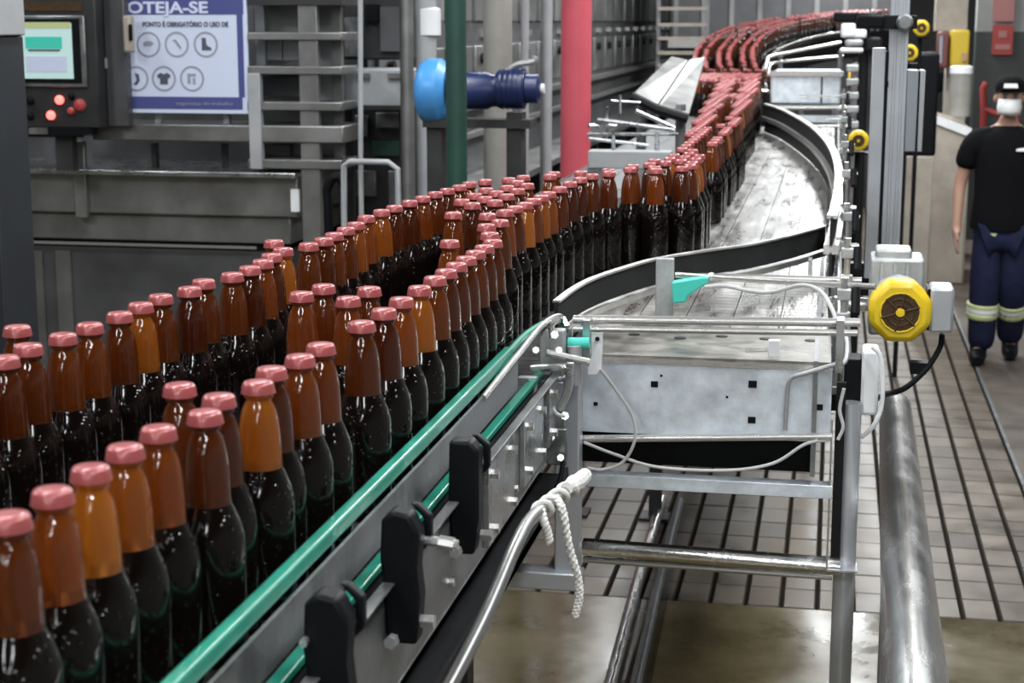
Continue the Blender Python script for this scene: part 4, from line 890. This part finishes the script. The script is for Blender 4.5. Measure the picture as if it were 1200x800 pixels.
MB().prism([(a_, 0), (b_, 0), (b_, zt2), (P(1098, 136, 13.2).x, zt1), (P(1088, 160, 13.2).x, P(1088, 160, 13.2).z)], (0, 13.2, 0), (1, 0, 0), (0, 0, 1), (0, 1.0, 0)).build('block', 'stone', blk, bevel=.02)
MB().add([(P(1098, 136, 13.2).x, 13.18, zt1), (b_, 13.18, zt2), (b_, 13.18, zt2 - .07), (P(1098, 136, 13.2).x, 13.18, zt1 - .06), (P(1098, 136, 13.2).x, 13.2, zt1), (b_, 13.2, zt2), (b_, 13.2, zt2 - .07), (P(1098, 136, 13.2).x, 13.2, zt1 - .06)], [(0, 1, 2, 3), (7, 6, 5, 4), (0, 4, 5, 1), (2, 6, 7, 3), (1, 5, 6, 2), (0, 3, 7, 4)]).build('pale_edge', 'white', blk)
bc = thing('black_block', 'black boxy shape on a beige plinth behind the grey electrical cabinet', 'cabinet', (P(1092, 200, 12).x, 12, 0))  # plain black boxes with a bulge, set on a stone plinth
MB().bx(P(1062, 100, 12).x, P(1100, 100, 12).x, 12, 12.4, P(1090, 183, 12).z, P(1090, 62, 12).z).build('body', 'black', bc, bevel=.02)
MB().bx(P(1062, 100, 12).x, P(1106, 100, 12).x, 12.05, 12.35, P(1090, 110, 12).z, P(1090, 82, 12).z).build('bulge', 'black', bc, bevel=.03)
MB().bx(P(1058, 100, 12).x, P(1098, 100, 12).x, 12.0, 12.4, 0, P(1090, 183, 12).z).build('plinth', 'stone', bc, bevel=.01)
rf = thing('red_frame', 'red tubular frame against the dark wall behind the person', 'frame', (P(1172, 200, 15.6).x, 15.6, 0))
MB().tube([(P(1153, 150, 15.6).x, 15.6, 0)] + [P(1153, 128, 15.6), P(1152, 103, 15.6), P(1156, 97, 15.6)], .03, 8).tube([P(1153, 128, 15.6), P(1172, 134, 15.6), P(1192, 128, 15.6)], .03, 8, 5).tube([P(1196, 96, 15.6), P(1192, 128, 15.6), (P(1192, 128, 15.6).x, 15.6, 0)], .03, 8).build('tubes', 'red', rf)
# lamp fixtures
for lx, ly, lz, lw in LAMPS:
    o = thing('unseen_ceiling_lamp', 'long unseen white fluorescent lamp hanging from the ceiling over the ' + ('tiled aisle' if lx > 0 else 'bottle conveyor' if lx > -2 else 'stainless machine base'), 'lamp', (lx, ly, lz), 'ceiling lamps over the ' + ('aisle' if lx > 0 else 'conveyor' if lx > -2 else 'machine'))
    MB().bx(lx - .17, lx + .17, ly - 1, ly + 1, lz, lz + .06).build('housing', 'white', o)
    for dy in (-.8, .8): MB().tube([(lx, ly + dy, lz + .06), (lx, ly + dy, 5.6)], .006, 6).build('suspension_rod', 'rod', o)
# ================================================================== PERSON
def skin_mesh(name, verts, edges, rad, m, parent, root=0, sub=2):
    me = bpy.data.meshes.new(name); me.from_pydata([tuple(v) for v in verts], edges, []); o = bpy.data.objects.new(name, me); COL.objects.link(o)
    sk = o.modifiers.new('skin', 'SKIN'); sk.use_smooth_shade = True
    for i, r in enumerate(rad):
        r = r if isinstance(r, tuple) else (r, r); me.skin_vertices[0].data[i].radius = r
    me.skin_vertices[0].data[root].use_root = True
    ss_ = o.modifiers.new('sub', 'SUBSURF'); ss_.levels = sub; ss_.render_levels = sub
    dg = bpy.context.evaluated_depsgraph_get(); nm = bpy.data.meshes.new_from_object(o.evaluated_get(dg)); bpy.data.objects.remove(o); nm.name = name
    nm.materials.clear(); nm.materials.append(M[m])
    nm.polygons.foreach_set('use_smooth', [True] * len(nm.polygons))
    r = bpy.data.objects.new(name, nm); COL.objects.link(r); r.parent = parent; return r
feet = atZ(1166, 424, 0)
pe = thing('person', 'person in black t-shirt, white mask and navy work trousers walking along the aisle', 'person', (feet.x, feet.y, 0))
pe.rotation_euler.z = math.radians(-4)      # faces the viewer (-Y)
V = Vector
joints = {'pelvis': V((0, 0, .88)), 'waist': V((0, -.005, 1.0)), 'chest': V((0, 0, 1.2)), 'upper': V((0, .01, 1.33)), 'neck': V((0, .0, 1.42)), 'head0': V((0, -.015, 1.48)),
 'hipR': V((-.095, 0, .84)), 'kneeR': V((-.1, -.05, .46)), 'ankR': V((-.1, .0, .09)), 'toeR': V((-.11, -.15, .035)),
 'hipL': V((.095, 0, .84)), 'kneeL': V((.095, -.02, .46)), 'ankL': V((.085, .17, .12)), 'toeL': V((.085, .06, .04)),
 'shR': V((-.185, .01, 1.33)), 'elR': V((-.255, .03, 1.06)), 'wrR': V((-.262, -.04, .83)), 'shL': V((.185, .01, 1.33)), 'elL': V((.25, .06, 1.07)), 'wrL': V((.26, .0, .83))}
def chain(spec, edges):
    names = list(spec); return [joints[n] for n in names], [(names.index(a), names.index(b)) for a, b in edges], [spec[n] for n in names]
# body: one continuous skin surface with head, hands and legs
spec = {'pelvis': (.13, .09), 'waist': (.12, .085), 'chest': (.135, .095), 'upper': (.13, .085), 'neck': .055, 'head0': .056, 'hipR': .075, 'kneeR': .052, 'ankR': .038, 'toeR': .03, 'hipL': .075, 'kneeL': .052, 'ankL': .038, 'toeL': .03, 'shR': .052, 'elR': .04, 'wrR': .028, 'shL': .052, 'elL': .04, 'wrL': .028}
E = [('pelvis', 'waist'), ('waist', 'chest'), ('chest', 'upper'), ('upper', 'neck'), ('neck', 'head0'), ('pelvis', 'hipR'), ('hipR', 'kneeR'), ('kneeR', 'ankR'), ('ankR', 'toeR'), ('pelvis', 'hipL'), ('hipL', 'kneeL'), ('kneeL', 'ankL'), ('ankL', 'toeL'), ('upper', 'shR'), ('shR', 'elR'), ('elR', 'wrR'), ('upper', 'shL'), ('shL', 'elL'), ('elL', 'wrL')]
v_, e_, r_ = chain(spec, E)
def addv(p, r, to): v_.append(V(p)); r_.append(r); e_.append((to, len(v_) - 1)); return len(v_) - 1
names = list(spec)
for sd, wn in ((-1, 'wrR'), (1, 'wrL')):
    w = joints[wn]; pm = addv(w + V((0, -.012, -.06)), (.022, .036), names.index(wn))
    kn = addv(w + V((0, -.02, -.095)), (.018, .034), pm)
    for j, (dy, ln) in enumerate(((-.034, .062), (-.014, .075), (.008, .068), (.027, .052))):
        a1 = addv(w + V((0, -.02 + dy, -.105)), .0095, kn); a2 = addv(w + V((-.006 * sd, -.022 + dy, -.105 - ln * .55)), .009, a1); addv(w + V((-.018 * sd, -.022 + dy, -.105 - ln)), .0075, a2)
    t1 = addv(w + V((-.004 * sd, -.045, -.055)), .011, pm); addv(w + V((-.012 * sd, -.062, -.098)), .009, t1)
body = skin_mesh('body', v_, e_, r_, 'skin', pe)
# head joined into the body mesh
hm = MB(); hc = V((0, -.02, 1.56)); vs = []; fs = []; nu, nv = 20, 14
for j in range(nv + 1):
    th = math.pi * j / nv
    for i in range(nu):
        ph = 2 * math.pi * i / nu; x = math.sin(th) * math.cos(ph); y = math.sin(th) * math.sin(ph); z = math.cos(th)
        w = .074 * (1 - .24 * max(0, -z) ** 1.3); dpt = .094 * (1 - .12 * max(0, -z))
        vs.append(hc + V((x * w, y * dpt - .012 * max(0, -z), z * .118)))
for j in range(nv):
    for i in range(nu): a = j * nu + i; b = j * nu + (i + 1) % nu; fs.append((a, b, b + nu, a + nu))
hm.add(vs, fs)
hm.prism([(-.014, -.03), (.014, -.03), (.006, .03), (-.006, .03)], hc + V((0, -.085, 0)), (1, 0, 0), (0, 0, 1), (0, -.018, 0))
for sd in (-1, 1): hm.lathe([(.02, 0), (.026, .01), (.014, .018)], hc + V((.07 * sd, .005, 0)), 10, (sd, .3, 0))
ho = hm.build('head', 'skin', None, (0, 0, 0))
bm = bmesh.new(); bm.from_mesh(body.data); bm.from_mesh(ho.data); bm.to_mesh(body.data); bm.free(); bpy.data.objects.remove(ho)
for p_ in body.data.polygons: p_.use_smooth = True; p_.material_index = 0
pe['_b'] = (0, 0, 0)
for sd in (-1, 1):
    MB().lathe([(.008, 0), (.011, .004), (.006, .008)], hc + V((.03 * sd, -.088, .015)), 10, (0, -1, 0)).build('eye', 'ink', pe)
MB().prism([(-.045, .028), (-.012, .024), (-.012, .032), (-.045, .036)], hc + V((0, -.094, 0)), (1, 0, 0), (0, 0, 1), (0, .012, 0)).prism([(.012, .024), (.045, .028), (.045, .036), (.012, .032)], hc + V((0, -.094, 0)), (1, 0, 0), (0, 0, 1), (0, .012, 0)).build('eyebrows', 'ink', pe)
# clothes
joints['hem'] = V((0, -.004, .835))
v_, e_, r_ = chain({'pelvis': (.14, .1), 'waist': (.13, .095), 'chest': (.145, .1), 'upper': (.145, .095), 'shR': .078, 'shL': .078}, [('pelvis', 'waist'), ('waist', 'chest'), ('chest', 'upper'), ('upper', 'shR'), ('upper', 'shL')])
v_.append(joints['upper'] + V((0, -.002, .07))); r_.append((.068, .062)); e_.append((3, len(v_) - 1))
for k, (s_n, e_n) in enumerate((('shR', 'elR'), ('shL', 'elL'))):
    v_.append(joints[s_n].lerp(joints[e_n], .72)); r_.append(.074); e_.append((4 + k, len(v_) - 1))
ts = skin_mesh('t_shirt', v_, e_, r_, 'shirt', pe)
lo = MB().lathe([(1, z) for z in (.80, .83, .9, 1.0, 1.12, 1.22, 1.3, 1.35, 1.385, 1.405)], seg=32)
EL = {.80: (.186, .134), .83: (.188, .136), .9: (.182, .132), 1.0: (.172, .124), 1.12: (.174, .126), 1.22: (.18, .128), 1.3: (.182, .118), 1.35: (.17, .104), 1.385: (.12, .086), 1.405: (.08, .07)}
lo.v = [V((v.x * EL[round(v.z, 3)][0], v.y * EL[round(v.z, 3)][1], v.z)) for v in lo.v]
lo_o = lo.build('torso', 'shirt', None, (0, 0, 0)); bm = bmesh.new(); bm.from_mesh(ts.data); bm.from_mesh(lo_o.data); bm.to_mesh(ts.data); bm.free(); bpy.data.objects.remove(lo_o)
for p_ in ts.data.polygons: p_.use_smooth = True; p_.material_index = 0
joints['ankR2'] = joints['ankR'] - V((0, 0, .03)); joints['ankL2'] = joints['ankL'] - V((0, 0, .03))
joints['seatT'] = V((0, 0, .79))
joints['kneeR'] = V((-.084, -.05, .46)); joints['kneeL'] = V((.08, -.02, .46)); joints['ankR2'].x = -.088; joints['ankL2'].x = .08
v_, e_, r_ = chain({'seatT': (.13, .1), 'hipR': .104, 'kneeR': .096, 'ankR2': .084, 'hipL': .104, 'kneeL': .096, 'ankL2': .084}, [('seatT', 'hipR'), ('hipR', 'kneeR'), ('kneeR', 'ankR2'), ('seatT', 'hipL'), ('hipL', 'kneeL'), ('kneeL', 'ankL2')])
for n_ in (1, 4): v_[n_] = V((v_[n_].x * .82, v_[n_].y, v_[n_].z - .08))
skin_mesh('trousers', v_, e_, r_, 'trousers', pe)
for s_ in 'RL':
    kn, an = joints['knee' + s_], joints['ank' + s_]
    a, b = kn.lerp(an, .30), kn.lerp(an, .47)
    MB().lathe([(.088, 0), (.092, .008), (.092, .032), (.088, .04)], kn.lerp(an, .42) , 20, kn - an).build('reflective_band', 'cloth', pe)
    MB().lathe([(.0885, 0), (.0925, .006), (.0925, .026), (.0885, .03)], kn.lerp(an, .50), 20, kn - an).build('reflective_band', 'hivis', pe)
    MB().lathe([(.089, 0), (.0935, .006), (.0935, .026), (.089, .03)], kn.lerp(an, .34), 20, kn - an).build('reflective_band', 'hivis', pe)
    t = joints['toe' + s_]; d_ = V((0, -1, 0)); c = an
    MB().tube([c + V((0, .06, -.02)), c + V((0, .03, -.03)), V((c.x, c.y - .05, t.z + .012)), V((t.x, t.y, t.z + .01)), V((t.x, t.y - .05, t.z + .004))], [.03, .05, .05, .046, .026], 14, 0).tube([c + V((0, .01, -.03)), c + V((0, 0, .07))], [.05, .055], 14).build('boot', 'black', pe)
# cap, mask, chest logo, pocket tab
cpm = MB().lathe([(.083, 0), (.085, .03), (.078, .06), (.055, .085), (.015, .096)], hc + V((0, .004, .04)), 24); cpm.v = [V((v.x, (v.y + .016) * 1.2 - .018, v.z)) for v in cpm.v]
cap_o = cpm.build('baseball_cap', 'shirt', pe)
MB().prism([(-.062, 0), (-.055, -.055), (-.03, -.08), (.03, -.08), (.055, -.055), (.062, 0)], hc + V((0, -.085, .042)), (1, 0, 0), (0, 1, -.18), (0, 0, .008)).build('visor', 'shirt', cap_o)
MB().prism([(-.04, 0), (.04, 0), (.036, .024), (-.036, .024)], hc + V((0, -.116, .066)), (1, 0, 0), (0, .25, 1), (0, -.006, 0)).build('cap_badge', 'cloth', cap_o)
mk = []; fs = []
for j in range(5):
    for i in range(9):
        u = (i - 4) / 4; v = (j - 2) / 2; a = u * 1.15
        mk.append(hc + V((.078 * math.sin(a) * (1 - .12 * abs(v)), -.108 * math.cos(a) - .012 * (1 - v * v) * (1 - u * u) - .004, -.045 + v * .046)))
for j in range(4):
    for i in range(8): a = j * 9 + i; fs.append((a, a + 1, a + 10, a + 9))
mo = MB().add(mk, fs).build('face_mask', 'cloth', pe); sd_ = mo.modifiers.new('thick', 'SOLIDIFY'); sd_.thickness = .004
MB().prism([(-.035, 0), (.035, 0), (.035, .014), (.01, .02), (-.02, .016), (-.035, .012)], V((.085, -.112, 1.265)), (1, 0, 0), (0, .12, 1), (0, -.012, 0)).build('shirt_logo', 'cloth', pe)
MB().prism([(-.03, .04), (.03, .04), (0, 0)], V((-.06, -.116, .745)), (1, 0, 0), (0, 0, 1), (0, -.006, 0)).build('waist_tab', 'hivis', pe)
# tidy helper properties
for o in bpy.data.objects:
    if '_b' in o: del o['_b']
S.cycles.use_denoising = True
